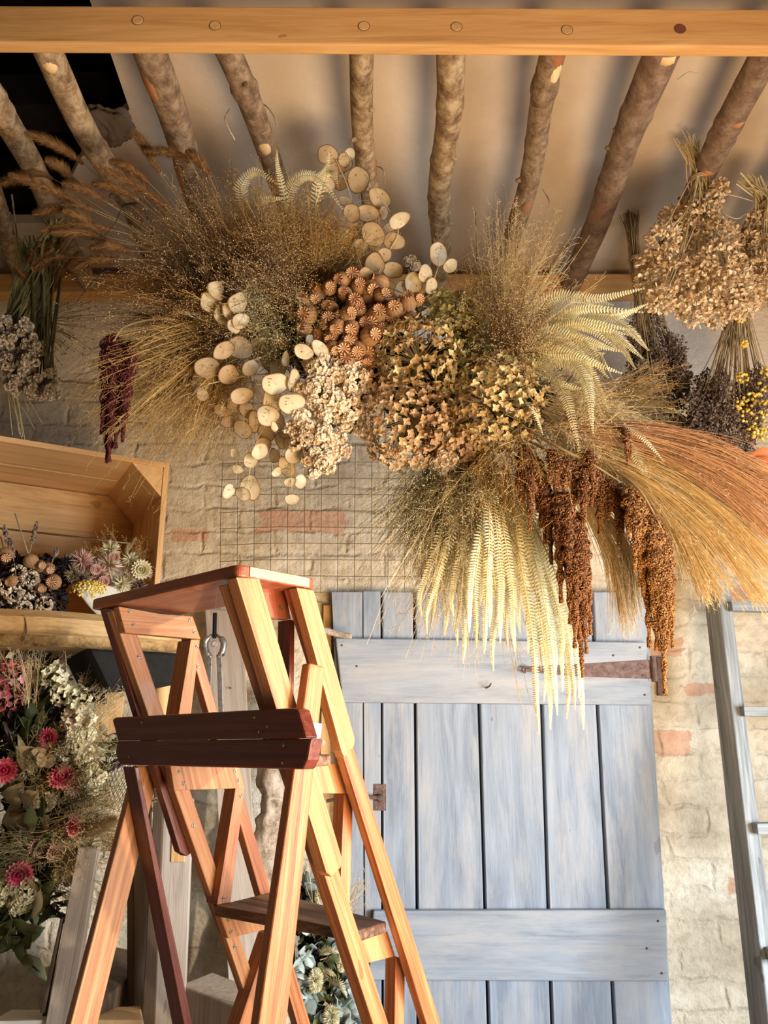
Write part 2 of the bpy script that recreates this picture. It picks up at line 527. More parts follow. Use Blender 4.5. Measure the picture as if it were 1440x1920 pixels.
def ico():
    global ICO_V, ICO_F
    if ICO_V is None:
        p = (1 + 5 ** .5) / 2
        ICO_V = nrm(np.array([(-1, p, 0), (1, p, 0), (-1, -p, 0), (1, -p, 0), (0, -1, p), (0, 1, p), (0, -1, -p), (0, 1, -p), (p, 0, -1), (p, 0, 1), (-p, 0, -1), (-p, 0, 1)]))
        ICO_F = np.array([(0, 11, 5), (0, 5, 1), (0, 1, 7), (0, 7, 10), (0, 10, 11), (1, 5, 9), (5, 11, 4), (11, 10, 2), (10, 7, 6), (7, 1, 8), (3, 9, 4), (3, 4, 2), (3, 2, 6), (3, 6, 8), (3, 8, 9), (4, 9, 5), (2, 4, 11), (6, 2, 10), (8, 6, 7), (9, 8, 1)])
    return ICO_V, ICO_F


OCT_V = np.array([(1, 0, 0), (-1, 0, 0), (0, 1, 0), (0, -1, 0), (0, 0, 1), (0, 0, -1)], float)
OCT_F = np.array([(0, 2, 4), (2, 1, 4), (1, 3, 4), (3, 0, 4), (2, 0, 5), (1, 2, 5), (3, 1, 5), (0, 3, 5)])


def blobs(mb, c, r, tint=.5, hi=True, squash=None):
    c = np.asarray(c, float).reshape(-1, 3)
    V, Fc = ico() if hi else (OCT_V, OCT_F)
    r = np.broadcast_to(np.asarray(r, float), (len(c),))
    v = c[:, None, :] + V[None] * r[:, None, None] * (1 if squash is None else np.array(squash))
    f = (Fc[None] + (np.arange(len(c)) * len(V))[:, None, None]).reshape(-1, 3)
    tt = np.asarray(tint, float)
    if tt.ndim == 0:
        tt = np.full(len(c), float(tt))
    mb.add(v, t=f, tint=np.repeat(tt, len(V)))


def spline(pts, n):
    p = np.array(pts, float)
    if len(p) == 2:
        t = np.linspace(0, 1, n)[:, None]
        return p[0] * (1 - t) + p[1] * t
    q = np.concatenate([[2 * p[0] - p[1]], p, [2 * p[-1] - p[-2]]])
    out = []
    m = len(p) - 1
    for s in np.linspace(0, m - 1e-6, n):
        i = int(s)
        t = s - i
        a, b, c, d = q[i], q[i + 1], q[i + 2], q[i + 3]
        out.append(.5 * ((2 * b) + (-a + c) * t + (2 * a - 5 * b + 4 * c - d) * t * t + (-a + 3 * b - 3 * c + d) * t ** 3))
    return np.array(out)


def px(*pts):
    return [P(*p) for p in pts]


def rdir(n, d, spread):
    """n directions within a soft cone about d"""
    v = nrm(np.asarray(d, float)) + rng.normal(0, spread, (n, 3))
    return nrm(v)


def quat_to(d, roll=None):
    q = Vector((0, 0, 1)).rotation_difference(Vector([float(c) for c in nrm(d)]))
    if roll is None:
        roll = random.uniform(0, 6.28)
    from mathutils import Quaternion
    return q @ Quaternion((0, 0, 1), roll)


ORD = ['', 'second', 'third', 'fourth', 'fifth', 'sixth', 'seventh', 'eighth', 'ninth', 'tenth', 'eleventh', 'twelfth', 'thirteenth', 'fourteenth', 'fifteenth', 'sixteenth', 'seventeenth', 'eighteenth', 'nineteenth', 'twentieth']


def to_px(p):
    q = np.asarray(p, float) - CP
    z = q[1] * math.cos(PITCH) + q[2] * math.sin(PITCH)
    y = -q[1] * math.sin(PITCH) + q[2] * math.cos(PITCH)
    return 720 + F_PX * q[0] / z, 960 - F_PX * y / z


def rank_labels(items, fmt, axis=0, rev=False, first='leftmost', side='from the left'):
    """items: (object, representative world point). fmt has {o}; gives each its place among its like"""
    s = sorted(items, key=lambda it: to_px(it[1])[axis], reverse=rev)
    for i, (o, _) in enumerate(s):
        o['label'] = fmt.format(o=first if i == 0 else ORD[i] + ' ' + side)

# ================================================================== the room
def struct(name, mb, mat, **k):
    return tag(mb.build(name, mat, **k), None, None, kind='structure')


WY = 2.42      # inner face of the back wall
CZ_ = 3.035     # ceiling height
LX, RX, FY = -1.62, 2.05, -2.6

m = MB(); box(m, LX - .2, RX + .2, WY, WY + .25, 0, 3.6); struct('wall_back', m, M['wall'])
m = MB(); box(m, LX - .25, LX, FY, WY, 0, 3.6); struct('wall_left', m, M['old_wall'])
# right wall with a tall window opening
W0, W1, Z0, Z1 = -.95, .95, .75, 2.55
m = MB()
box(m, RX, RX + .3, FY, W0, 0, 3.6); box(m, RX, RX + .3, W1, WY, 0, 3.6)
box(m, RX, RX + .3, W0, W1, 0, Z0); box(m, RX, RX + .3, W0, W1, Z1, 3.6)
struct('wall_right', m, M['old_wall'])
m = MB()
for y in (W0, (W0 + W1) / 2 - .02, W1 - .04):
    box(m, RX + .1, RX + .15, y, y + .04, Z0, Z1)
for z in (Z0, Z1 - .04):
    box(m, RX + .1, RX + .15, W0, W1, z, z + .04)
struct('window_1', m, M['limewash'])
m = MB(); box(m, LX - .2, RX + .2, FY - .2, FY, 0, 3.6); struct('wall_front', m, M['old_wall'])
m = MB(); box(m, LX - .2, RX + .3, FY - .2, WY + .25, -.15, 0); struct('floor', m, M['floor'])

# ceiling boards around the open hatch on the left
c = [P(206, 80, 1.0), P(250, 250, 1.0), P(228, 420, 1.0)]


def atz(px_, py_, z):
    d = ray(px_, py_)
    return CP + d * ((z - CAMZ) / d[2])


h1 = atz(203, 88, CZ_)
h2 = atz(243, 205, CZ_)
h3 = atz(165, 262, CZ_)
h4 = atz(150, 300, CZ_)
h5 = atz(92, 418, CZ_)
xh1 = h1[0]
m = MB()
hp = [(xh1, .55), (h1[0], h1[1]), (h2[0], h2[1]), (h3[0], h3[1]), (h4[0], h4[1]), (h5[0], h5[1])]
hp = sorted(hp, key=lambda k: k[1])
box(m, LX - .1, RX + .1, FY, .55, CZ_, CZ_ + .03)
for (xa, ya), (xb, yb) in zip(hp[:-1], hp[1:]):
    hexa(m, [(xa, ya, CZ_), (RX + .1, ya, CZ_), (RX + .1, yb, CZ_), (xb, yb, CZ_)], [(xa, ya, CZ_ + .03), (RX + .1, ya, CZ_ + .03), (RX + .1, yb, CZ_ + .03), (xb, yb, CZ_ + .03)])
box(m, LX - .1, RX + .1, h5[1], WY, CZ_, CZ_ + .03)
struct('ceiling', m, M['ceiling'])
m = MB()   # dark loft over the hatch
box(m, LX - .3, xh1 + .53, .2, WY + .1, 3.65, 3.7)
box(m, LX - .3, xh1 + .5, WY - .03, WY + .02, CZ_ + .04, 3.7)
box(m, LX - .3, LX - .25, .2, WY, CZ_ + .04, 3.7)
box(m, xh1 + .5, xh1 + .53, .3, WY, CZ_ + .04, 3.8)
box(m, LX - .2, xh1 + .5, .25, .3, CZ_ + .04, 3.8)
struct('trim_1', m, M['loft_shade'])
for k, (pa, pb) in enumerate((((-60, 205), (215, 195)), ((-60, 360), (130, 330)))):
    a, b = atz(*pa, 3.15), atz(*pb, 3.15)
    m = MB(); hexa(m, [a + (0, -.05, -.04), b + (0, -.05, -.04), b + (0, .05, -.04), a + (0, .05, -.04)], [a + (0, -.05, .06), b + (0, -.05, .06), b + (0, .05, .06), a + (0, .05, .06)])
    tag(m.build('roof_joist', M['loft_shade']), ['dark roof joist crossing the open hatch above the nearest poles', 'dark roof joist at the far side of the open hatch'][k], 'joist')
# crumbling mortar lump at the corner of the hatch
m = MB()
cc = atz(208, 236, 3.028)
nl_, nk_ = 28, 44
V_ = []
for i in range(nl_):
    la_ = math.pi * (i + .5) / nl_
    for k in range(nk_):
        lo_ = 2 * math.pi * k / nk_
        d_ = np.array([math.sin(la_) * math.cos(lo_), math.sin(la_) * math.sin(lo_), math.cos(la_)])
        rr = 1 + .16 * math.sin(5 * d_[0] + 3 * d_[1]) + .12 * math.sin(9 * d_[1] + 7 * d_[2]) + .07 * math.sin(19 * d_[0] + 11 * d_[2]) + rng.normal(0, .02)
        V_.append(cc + d_ * rr * (.062, .058, .024))
ix = np.arange(nl_ * nk_).reshape(nl_, nk_)
m.add(V_, np.stack([ix[:-1], ix[1:], np.roll(ix[1:], -1, 1), np.roll(ix[:-1], -1, 1)], -1).reshape(-1, 4),
      [(ix[0][0], ix[0][k], ix[0][k + 1]) for k in range(1, nk_ - 1)] + [(ix[-1][0], ix[-1][k + 1], ix[-1][k]) for k in range(1, nk_ - 1)])
tag(m.build('mortar_lump', M['old_wall'], smooth=True), 'crumbling lump of old mortar at the corner of the dark hatch', 'mortar')

# ------------------------------------------------------------------ rack of poles
BY, BZ = 1.27, None
q0, q1 = P(720, 16, BY), P(720, 83, BY)
BZ1, BZ0 = float(q0[2]), float(q1[2])
m = MB()
lz = P(0, 10, BY)[2] - P(1440, 25, BY)[2]
hexa(m, [(-1.9, BY, BZ0 + .012), (1.9, BY, BZ0 - .012), (1.9, BY + .027, BZ0 - .012), (-1.9, BY + .027, BZ0 + .012)],
     [(-1.9, BY, BZ1 + .016), (1.9, BY, BZ1 - .008), (1.9, BY + .027, BZ1 - .008), (-1.9, BY + .027, BZ1 + .016)], axis=(1, 0, 0))
beam = m.build('oak_beam', M['beam'], bevel=.004)
tag(beam, 'sawn golden oak beam running across the top of the picture', 'beam')
for i, x_ in enumerate((258, 403, 682, 856, 1063, 1275)):
    c_ = P(x_, [38, 48, 49, 50, 56, 54][i], BY)
    m = MB(); tube(m, [c_ + (0, -.0012, 0), c_ + (0, .012, 0)], [.0108, .0108], 20)
    m.build('peg', M['crate_in'] if i != 5 else M['ladder_dark'], beam, bevel=.001)
    m = MB(); tube(m, [c_ + (0, -.0003, 0), c_ + (0, .010, 0)], [.0122, .0122], 20)
    m.build('peg_hole', M['brownwood'], beam)
RY = 2.33
rz1, rz0 = P(700, 513, RY)[2], P(700, 548, RY)[2]
m = MB(); box(m, -1.55, 1.75, RY, RY + .06, rz0, rz1, axis=(1, 0, 0))
tag(m.build('wall_rail', M['beam'], bevel=.004), 'brown timber rail along the wall carrying the far ends of the poles', 'rail')
m = MB(); box(m, -1.6, 2.0, RY + .065, WY - .002, rz1 - .02, CZ_ - .002)
struct('trim_2', m, M['ceiling'])

poles = [(-130, 52, .026, 1, 'brown bark pole nearest the left edge, low behind the dark bunch'),
         (-72, 170, .030, 1, 'second pole from the left, crossing the lower hatch'),
         (75, 316, .029, 1, 'pole crossing the dark hatch in front of the mortar lump'),
         (270, 430, .034, 0, 'thick pole with a long red strip of bare wood, right of the hatch'),
         (414, 606, .027, 0, 'pole with a pale oval scar above the bleached ferns'),
         (678, 697, .0255, 1, 'short looking ash pole above the tall honesty sprig'),
         (845, 820, .030, 1, 'knotty lichened pole in the middle of the ceiling'),
         (1048, 940, .027, 0, 'pole with a split top and reddish scar above the blond grass'),
         (1255, 1068, .036, 2, 'smooth thick dark pole running down to the right rail end'),
         (1455, 1208, .031, 2, 'mottled pole behind the hanging tan bunch'),
         (1640, 1345, .030, 2, 'pole at the right edge behind the last tan bunch')]
PZ = (BZ0 + BZ1) / 2
for i, (xt, xb, r, bk, lab) in enumerate(poles):
    a = P(xt, 92, BY + .024)
    a[2] = PZ - .004
    b = P(xb, 530, RY + .03)
    b[2] = (rz0 + rz1) / 2
    n = 70
    ts = np.linspace(0, 1, n)[:, None]
    rg = np.random.default_rng(40 + i)
    wob = np.stack([np.sin(ts[:, 0] * rg.uniform(5, 9) + rg.uniform(0, 6)), np.zeros(n), np.sin(ts[:, 0] * rg.uniform(4, 8) + rg.uniform(0, 6))], 1) * .009
    wob *= (np.sin(ts * math.pi)) ** .5
    pts = a * (1 - ts) + b * ts + wob
    rad = r * (1.03 - .10 * ts[:, 0]) * (1 + rg.normal(0, .006, n))
    for kx in rg.uniform(.1, .9, 4):
        rad += .0028 * np.exp(-((ts[:, 0] - kx) / .012) ** 2)
    rad[0] = rad[1] = r * .97
    m = MB(); tube(m, pts, rad, 26, lump=.035, seed=i)
    po = m.build('bark_pole', BARKS[bk], smooth=True, loc=a)
    tag(po, lab, 'pole', 'bark poles of the ceiling rack')
    scars = {3: [(.10, -1.1, .3, 'r'), (.40, -1.2, .6, 'r')], 4: [(.31, .1, .13, 'c'), (.43, .2, .22, 'r')], 7: [(.52, .5, .12, 'r'), (.08, .5, .2, 'c')],
             8: [(.93, .3, .07, 'r'), (.02, .2, .08, 'c')], 9: [(.38, -.2, .10, 'r'), (.2, .5, .10, 'r')], 1: [(.4, .2, .07, 'r')], 2: [(.05, 0, .09, 'c')], 0: [(.5, .3, .1, 'r')], 6: []}.get(i, [])
    for (t0, off, ln, kd) in scars:
        k0 = int(t0 * n)
        kk = max(2, int(ln * n * .5))
        k1, k2 = max(0, k0 - kk // 2 - 1), min(n - 1, k0 + kk // 2 + 1)
        seg = pts[k1:k2 + 1]
        tt = np.linspace(-1, 1, len(seg))
        # shallow lens proud of the bark on the side that faces down into the room
        dwn = nrm(np.array([off, -.45, -1.0]))
        dwn = nrm(dwn - nrm(b - a) * np.dot(dwn, nrm(b - a)))
        cen = seg + dwn * (rad[k1:k2 + 1, None] * .34)
        sr = rad[k1:k2 + 1] * .74 * np.sqrt(np.clip(1 - tt ** 2, .0004, 1))
        mm = MB(); tube(mm, cen, sr, 16)
        mm.build('bark_scar', M['cut'] if kd == 'c' else M['red_scar'], po, smooth=True)
    for kx in rg.uniform(.08, .7, 3):   # stubs of cut twigs
        k0 = int(kx * n)
        d_ = nrm(rg.normal(0, 1, 3) * (1, .2, .6) + (0, 0, -.5))
        mm = MB(); p0 = pts[k0] + d_ * rad[k0] * .75
        tube(mm, [p0, p0 + d_ * .012, p0 + d_ * .018], [.009, .006, .004], 8)
        mm.build('twig_stub', BARKS[bk], po, smooth=True)
# fine wires and twigs tied round the poles
for i, (pp, lab) in enumerate(((((470, 190, 1.55), (495, 196, 1.52), (512, 215, 1.5), (520, 236, 1.5)), 'thin curled twig beside the pale oval scar'),
                               (((430, 205, 1.55), (422, 225, 1.5), (440, 262, 1.55)), 'thin twig looped left of the scarred pole'),
                               (((700, 310, 1.75), (718, 318, 1.7), (722, 345, 1.7)), 'thin wire loop hanging from the short ash pole'),
                               (((1018, 355, 1.9), (1030, 380, 1.88), (1022, 405, 1.88)), 'thin twig hanging behind the pole with the reddish scar'),
                               (((1270, 150, 1.4), (1290, 136, 1.38), (1307, 138, 1.38)), 'thin twig sticking out right of the smooth thick pole'))):
    m = MB(); tube(m, spline(px(*pp), 14), .0016, 6)
    tag(m.build('thin_twig', M['drift']), lab, 'twig')

# ------------------------------------------------------------------ blue door
DY = 2.372


def D(x, y, Y=DY):
    return P(x, y, Y)


door = bpy.data.objects.new('door_1', None)
COL.objects.link(door)
door['_o'] = [float(c_) for c_ in P(930, 1500, DY)]
door.location = door['_o']
tag(door, None, None, kind='structure')
gx_top = [621, 680, 714, 776, 891, 1008, 1108, 1212]
gx_bot = [655, 684, 716, 783, 914, 1033, 1149, 1260]
zt, zb = P(0, 1110, DY)[2], .04


def vx(i, z, at_edge=0.):
    pa, pb = P(gx_top[i], 1110, DY), P(gx_bot[i], 1880, DY)
    t_ = (pa[2] - z) / (pa[2] - pb[2])
    return pa[0] + (pb[0] - pa[0]) * t_


for i in range(7):
    g_ = .0035 if i not in (0, 1) else .0012
    top_off = [0, .003, 0, -.001, .002, -.002, 0][i]
    f = []
    z_ = zt + top_off
    m = MB()
    hexa(m, [(vx(i, zb) + g_, DY, zb), (vx(i + 1, zb) - g_, DY, zb), (vx(i + 1, zb) - g_, DY + .024, zb), (vx(i, zb) + g_, DY + .024, zb)],
         [(vx(i, z_) + g_, DY, z_), (vx(i + 1, z_) - g_, DY, z_), (vx(i + 1, z_) - g_, DY + .024, z_), (vx(i, z_) + g_, DY + .024, z_)], axis=(0, 0, 1))
    m.build('plank', M['door'], door, bevel=.002)
    if i >= 2:   # bead moulding beside each joint
        m = MB()
        for s_ in (.0075,):
            tube(m, [(vx(i, zb) + s_, DY - .0003, zb), (vx(i, z_) + s_, DY - .0003, z_)], .0028, 8)
        m.build('bead', M['door'], door, smooth=True)
m = MB()
hexa(m, [(vx(0, zb) + .01, DY + .025, zb), (vx(7, zb) - .01, DY + .025, zb), (vx(7, zb) - .01, DY + .03, zb), (vx(0, zb) + .01, DY + .03, zb)], [(vx(0, zt) + .01, DY + .025, zt - .02), (vx(7, zt) - .01, DY + .025, zt - .02), (vx(7, zt) - .01, DY + .03, zt - .02), (vx(0, zt) + .01, DY + .03, zt - .02)])
m.build('backing', M['gap'], door)


def ledge(tl, tr, br, bl, th=.026):
    Y0 = DY - th
    m = MB()
    a, b, c_, d_ = [P(x, y, Y0) for x, y in (tl, tr, br, bl)]
    e = np.array([0, th - .001, 0])
    hexa(m, [d_, c_, c_ + e, d_ + e], [a, b, b + e, a + e], axis=(1, 0, 0))
    return m.build('ledge', M['door_ledge'], door, bevel=.004)


l1 = ledge((629, 1196), (1212, 1204), (1222, 1322), (642, 1317))
l2 = ledge((700, 1708), (1250, 1706), (1254, 1841), (690, 1838))
l3 = ledge((640, 2500), (1290, 2500), (1300, 2640), (630, 2640))


def studs(parent, pts, Y, r=.0035, mat='iron'):
    for (x, y) in pts:
        c_ = P(x, y, Y)
        m = MB(); blobs(m, [c_], [r], squash=(1, .5, 1))
        m.build('nail', M[mat], parent, smooth=True)


studs(l1, [(641, 1210), (669, 1249), (1200, 1214), (1150, 1229), (1209, 1303), (640, 1290)], DY - .027)
studs(l2, [(1234, 1727), (1213, 1778), (1241, 1825), (760, 1722)], DY - .027)
# bent nail
m = MB(); tube(m, spline(px((912, 1290, DY - .026), (918, 1286, DY - .05), (921, 1281, DY - .052)), 6), .0025, 6); m.build('bent_nail', M['iron'], l1)
# strap hinge
Yh = DY - .0265


def plate(name, pts, Y, th, mat, parent, bev=.001):
    m = MB(); prism(m, [P(x, y, Y - th) for x, y in pts], (0, th, 0), axis=(1, 0, 0))
    return m.build(name, M[mat], parent, bevel=bev)


hg = plate('strap_hinge', [(1075, 1246), (1218, 1237), (1222, 1273), (1075, 1268)], Yh, .004, 'iron', door)
plate('strap', [(985, 1250), (1075, 1246), (1075, 1268), (985, 1259)], Yh, .0035, 'iron', hg)
m = MB(); tube(m, [P(1224, 1230, Yh - .006), P(1228, 1278, Yh - .006)], .0095, 12); m.build('knuckle', M['iron'], hg)
m = MB(); tube(m, spline([P(992, 1253, Yh - .003), P(984, 1250, Yh - .016), P(979, 1256, Yh - .012), P(985, 1261, Yh - .003)], 12), .003, 7); m.build('hook', M['iron'], hg)
for (x, y) in ((1095, 1256), (1168, 1254), (1204, 1247), (1205, 1266)):
    m = MB(); blobs(m, [P(x, y, Yh - .004)], [.004], squash=(1, .5, 1)); m.build('rivet', M['iron'], hg)
pin = plate('hinge_post', [(1232, 1232), (1243, 1232), (1252, 1304), (1234, 1304)], WY - .002, .012, 'iron', hg)
# latch
lt = plate('latch', [(701, 1470), (724, 1470), (724, 1520), (701, 1520)], DY, .003, 'iron', door)
m = MB(); tube(m, [P(712, 1496, DY - .003), P(712, 1496, DY - .02)], [.011, .007], 10); m.build('boss', M['iron'], lt)
m = MB(); tube(m, spline([P(714, 1496, DY - .02), P(680, 1494, DY - .024), P(640, 1497, DY - .02), P(612, 1502, DY - .016)], 12), [.005] * 4 + [.0045] * 8, 8); m.build('latch_bar', M['iron'], lt)
for (x, y) in ((705, 1476), (720, 1476), (705, 1514), (720, 1514)):
    m = MB(); blobs(m, [P(x, y, DY - .003)], [.003], squash=(1, .5, 1)); m.build('rivet', M['steel'], lt)
# door frame post on the latch side
m = MB(); hexa(m, [P(592, 1900, 2.40) * (1, 1, 0), P(618, 1900, 2.40) * (1, 1, 0), P(618, 1900, 2.418) * (1, 1, 0), P(592, 1900, 2.418) * (1, 1, 0)],
               [P(607, 1135, 2.40), P(622, 1135, 2.40), P(622, 1135, 2.418), P(607, 1135, 2.418)], axis=(0, 0, 1))
struct('trim_3', m, M['crate_in'])
m = MB(); tube(m, spline(px((560, 1176, 2.30), (600, 1181, 2.31), (640, 1190, 2.32), (660, 1193, 2.32)), 14), np.linspace(.011, .007, 14), 10, lump=.15)
tag(m.build('driftwood_stick', M['drift'], smooth=True), 'short pale driftwood stick resting over the top left of the door ledge', 'stick')

# ------------------------------------------------------------------ wire grid
GY = 2.385
g = thing('wire_grid_panel', 'rusty wire grid panel fixed to the wall above the door', 'wire panel', P(630, 1000, GY))
m = MB()
xs = [414 + 31.4 * i for i in range(15)]
for i, x in enumerate(xs):
    y0 = 866 if i < 7 else 836
    tube(m, spline([P(x + (4 if i == 0 else 1), y0 - 4, GY), P(x, 960, GY + .004 * math.sin(i)), P(x - 1, 1112 if i > 5 else 1082, GY)], 8), .0011, 5)
m.build('upright_wires', M['wire'], g)
m = MB()
for j in range(10):
    y = 836 + 30.6 * j
    xa = 410 if j else 600
    tube(m, spline([P(xa, y + 3, GY - .002), P(520, y - 1 if j else y, GY - .002), P(700, y, GY - .003), P(858, y, GY - .002)] if j else [P(xa, y, GY - .002), P(858, y, GY - .002)], 10), .0011, 5)
m.build('cross_wires', M['wire'], g)

# ------------------------------------------------------------------ step ladder
LA = math.radians(46)
LU = np.array([-math.sin(LA), math.cos(LA), 0])
LV = np.array([math.cos(LA), math.sin(LA), 0])
A0 = P(447, 1080, 1.15)


def U(x, y, u):
    return PP(x, y, A0 + LU * u, LU)


def V(x, y, v):
    return PP(x, y, A0 + LV * v, LV)


lad = thing('step_ladder', 'tall varnished red-brown wooden step ladder standing in front of the blue door', 'ladder', (A0[0] + LV[0] * .3, A0[1] + LV[1] * .3, 0))


def uprism(name, pts, u, du, mat, floor=False, bev=.0015):
    p = [U(x, y, u) for x, y in pts]
    if floor:      # the last two corners are the foot: run on down to the ground
        for k, j in ((2, 1), (3, 0)):
            d_ = p[k] - p[j]
            p[k] = p[j] + d_ * ((.0 - p[j][2]) / d_[2])
    ax = p[2] - p[1]
    m = MB(); prism(m, p, LU * du, axis=ax)
    return m.build(name, M[mat], lad, bevel=bev)


zA = A0[2]
zTop = zA
# platform
a_, b_, c_ = A0, atz(168, 1143, zA), atz(593, 1106, zA)
d4 = b_ + c_ - a_
m = MB()


def rounded(p4, r):
    out = []
    n = len(p4)
    for i in range(n):
        p, q, s = p4[i - 1], p4[i], p4[(i + 1) % n]
        e1, e2 = nrm(p - q), nrm(s - q)
        for t in (0, .33, .67, 1):
            out.append(q + e1 * r * (1 - t) ** 2 + e2 * r * t ** 2)
    return out


prism(m, rounded([a_, c_, d4, b_], .014), (0, 0, .0185), axis=LU)
plt_ = m.build('platform', M['top'], lad, bevel=.004)
m = MB(); e_ = (a_ + c_) / 2
prism(m, [a_ + LU * -.0006 + LV * .02 + (0, 0, .002), c_ + LU * -.0006 - LV * .016 + (0, 0, .002), c_ + LU * -.0006 - LV * .016 + (0, 0, .0165), a_ + LU * -.0006 + LV * .02 + (0, 0, .0165)], -LU * .0006, axis=LV)
m.build('lit_end', M['endgrain'], plt_)  # pale end-grain strip paints the brightness of the lit short end

uprism('side_plate', [(443, 1082), (486, 1084), (642, 1612), (640, 1626), (623, 1645), (612, 1636)], 0, .024, 'ladder_pale')
uprism('stringer', [(430, 1094), (462, 1094), (728, 1918), (699, 1918)], .025, .028, 'ladder', True)
uprism('side_plate', [(556, 1101), (588, 1106), (666, 1386), (664, 1400), (646, 1421), (640, 1408)], 0, .02, 'ladder_pale')
uprism('stringer', [(545, 1104), (571, 1108), (826, 1918), (800, 1918)], .0205, .018, 'ladder', True)
uprism('stringer', [(210, 1145), (244, 1150), (500, 1905), (474, 1905)], .385, .022, 'ladder_pale', True)
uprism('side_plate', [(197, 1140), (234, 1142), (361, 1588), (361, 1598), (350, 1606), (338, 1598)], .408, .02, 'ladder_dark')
uprism('stringer', [(345, 1175), (362, 1175), (504, 1655), (482, 1655)], .387, .022, 'ladder', True)
cl1 = uprism('cleat', [(222, 1137), (300, 1151), (362, 1156), (377, 1199), (235, 1186)], .364, .02, 'ladder_pale')
cl2 = uprism('cleat', [(318, 1424), (446, 1424), (459, 1478), (327, 1482)], .364, .02, 'ladder_pale')
cl3 = uprism('cleat', [(412, 1714), (505, 1698), (520, 1738), (428, 1760)], .364, .02, 'ladder_pale')
uprism('cleat', [(474, 1090), (535, 1098), (546, 1161), (497, 1158)], .054, .02, 'top')
uprism('cleat', [(570, 1430), (638, 1432), (652, 1488), (590, 1488)], .054, .018, 'ladder_pale')
uprism('cleat', [(655, 1758), (727, 1746), (742, 1793), (675, 1810)], .054, .018, 'ladder_pale')
uprism('brace', [(358, 1199), (375, 1199), (358, 1340), (335, 1340)], .364, .045, 'ladder_pale')
uprism('brace', [(442, 1476), (459, 1476), (432, 1694), (407, 1697)], .364, .035, 'ladder')
uprism('brace', [(505, 1752), (522, 1745), (470, 1925), (448, 1925)], .364, .035, 'ladder', True)
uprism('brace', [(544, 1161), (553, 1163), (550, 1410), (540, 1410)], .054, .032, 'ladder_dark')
uprism('brace', [(645, 1488), (662, 1488), (656, 1695), (637, 1695)], .054, .024, 'ladder')
uprism('brace', [(742, 1793), (760, 1798), (758, 1925), (740, 1925)], .054, .024, 'ladder', True)
uprism('leg', [(581, 1243), (610, 1250), (538, 1920), (486, 1920)], -.03, .019, 'ladder', True, .003)
uprism('leg', [(258, 1436), (302, 1436), (184, 1920), (133, 1920)], .445, .02, 'ladder_pale', True, .003)
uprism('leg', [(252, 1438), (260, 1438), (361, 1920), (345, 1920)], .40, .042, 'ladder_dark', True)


def lpt(u, v, z):
    return A0 + LU * u + LV * v + (0, 0, z - A0[2])


def luv(p):
    q = np.asarray(p) - A0
    return float(q @ LU), float(q @ LV), float(p[2])


z3 = (U(400, 1697, .385)[2] + U(727, 1730, .02)[2]) / 2
t3 = [atz(402, 1698, z3), atz(672, 1745, z3), atz(725, 1728, z3), atz(510, 1672, z3)]
print('tread z', z3, [luv(p) for p in t3])
print('bars', luv(V(575, 1384, .08)), luv(V(220, 1388, .08)), 'F1', luv(U(590, 1340, -.03)), 'ltop', luv(U(581, 1243, -.03)))
dz = .262
for k in range(-1, 5):
    off = LV * .128 * k + np.array([0, 0, -dz * k])
    m = MB(); prism(m, [p + off for p in t3], (0, 0, -.017), axis=LU)
    m.build('tread', M['tread'], lad, bevel=.003)
    if k == 2 or k == 3:
        for u_ in (.054, .364):
            q_ = [luv(p)[1] for p in t3]
            vv0 = (q_[0] if u_ > .2 else q_[1]) - .01
            m = MB(); prism(m, [lpt(u_, vv0, z3 - .018) + off, lpt(u_, vv0 + .16, z3 - .018) + off, lpt(u_, vv0 + .18, z3 - .062) + off, lpt(u_, vv0 + .01, z3 - .062) + off], LU * .018, axis=LV)
            m.build('cleat', M['ladder'], lad, bevel=.001)


def vprism(name, pts, v, dv, mat, bev=.003):
    m = MB(); prism(m, [V(x, y, v) for x, y in pts], LV * dv, axis=LU)
    return m.build(name, M[mat], lad, bevel=bev)


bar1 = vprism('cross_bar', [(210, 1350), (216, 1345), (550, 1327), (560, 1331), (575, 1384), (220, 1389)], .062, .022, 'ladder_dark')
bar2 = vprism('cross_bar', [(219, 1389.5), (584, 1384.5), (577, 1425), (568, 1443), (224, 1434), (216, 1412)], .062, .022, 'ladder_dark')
hp = uprism('hinge_plate', [(586, 1353), (604, 1357), (598, 1418), (588, 1418)], -.034, .0025, 'brass', bev=.0005)
m = MB(); tube(m, [U(601, 1392, -.034), U(604, 1392, -.05)], .005, 8); m.build('pin', M['steel'], hp)


def screw(par, x, y, plane, r=.0040):
    fn, off, ax = plane
    c0 = fn(x, y, off)
    m = MB(); tube(m, [c0 + ax * .0015, c0 - ax * .0012], [r, r * .85], 12)
    s_ = m.build('screw', M['screw'], par)
    t_ = nrm(np.cross(ax, rng.normal(0, 1, 3)))
    w = nrm(np.cross(ax, t_)) * .0005
    p = c0 - ax * .0013
    m = MB(); prism(m, [p + t_ * r * .9 + w, p + t_ * r * .9 - w, p - t_ * r * .9 - w, p - t_ * r * .9 + w], -ax * .0002)
    m.build('slot', M['slot'], s_)


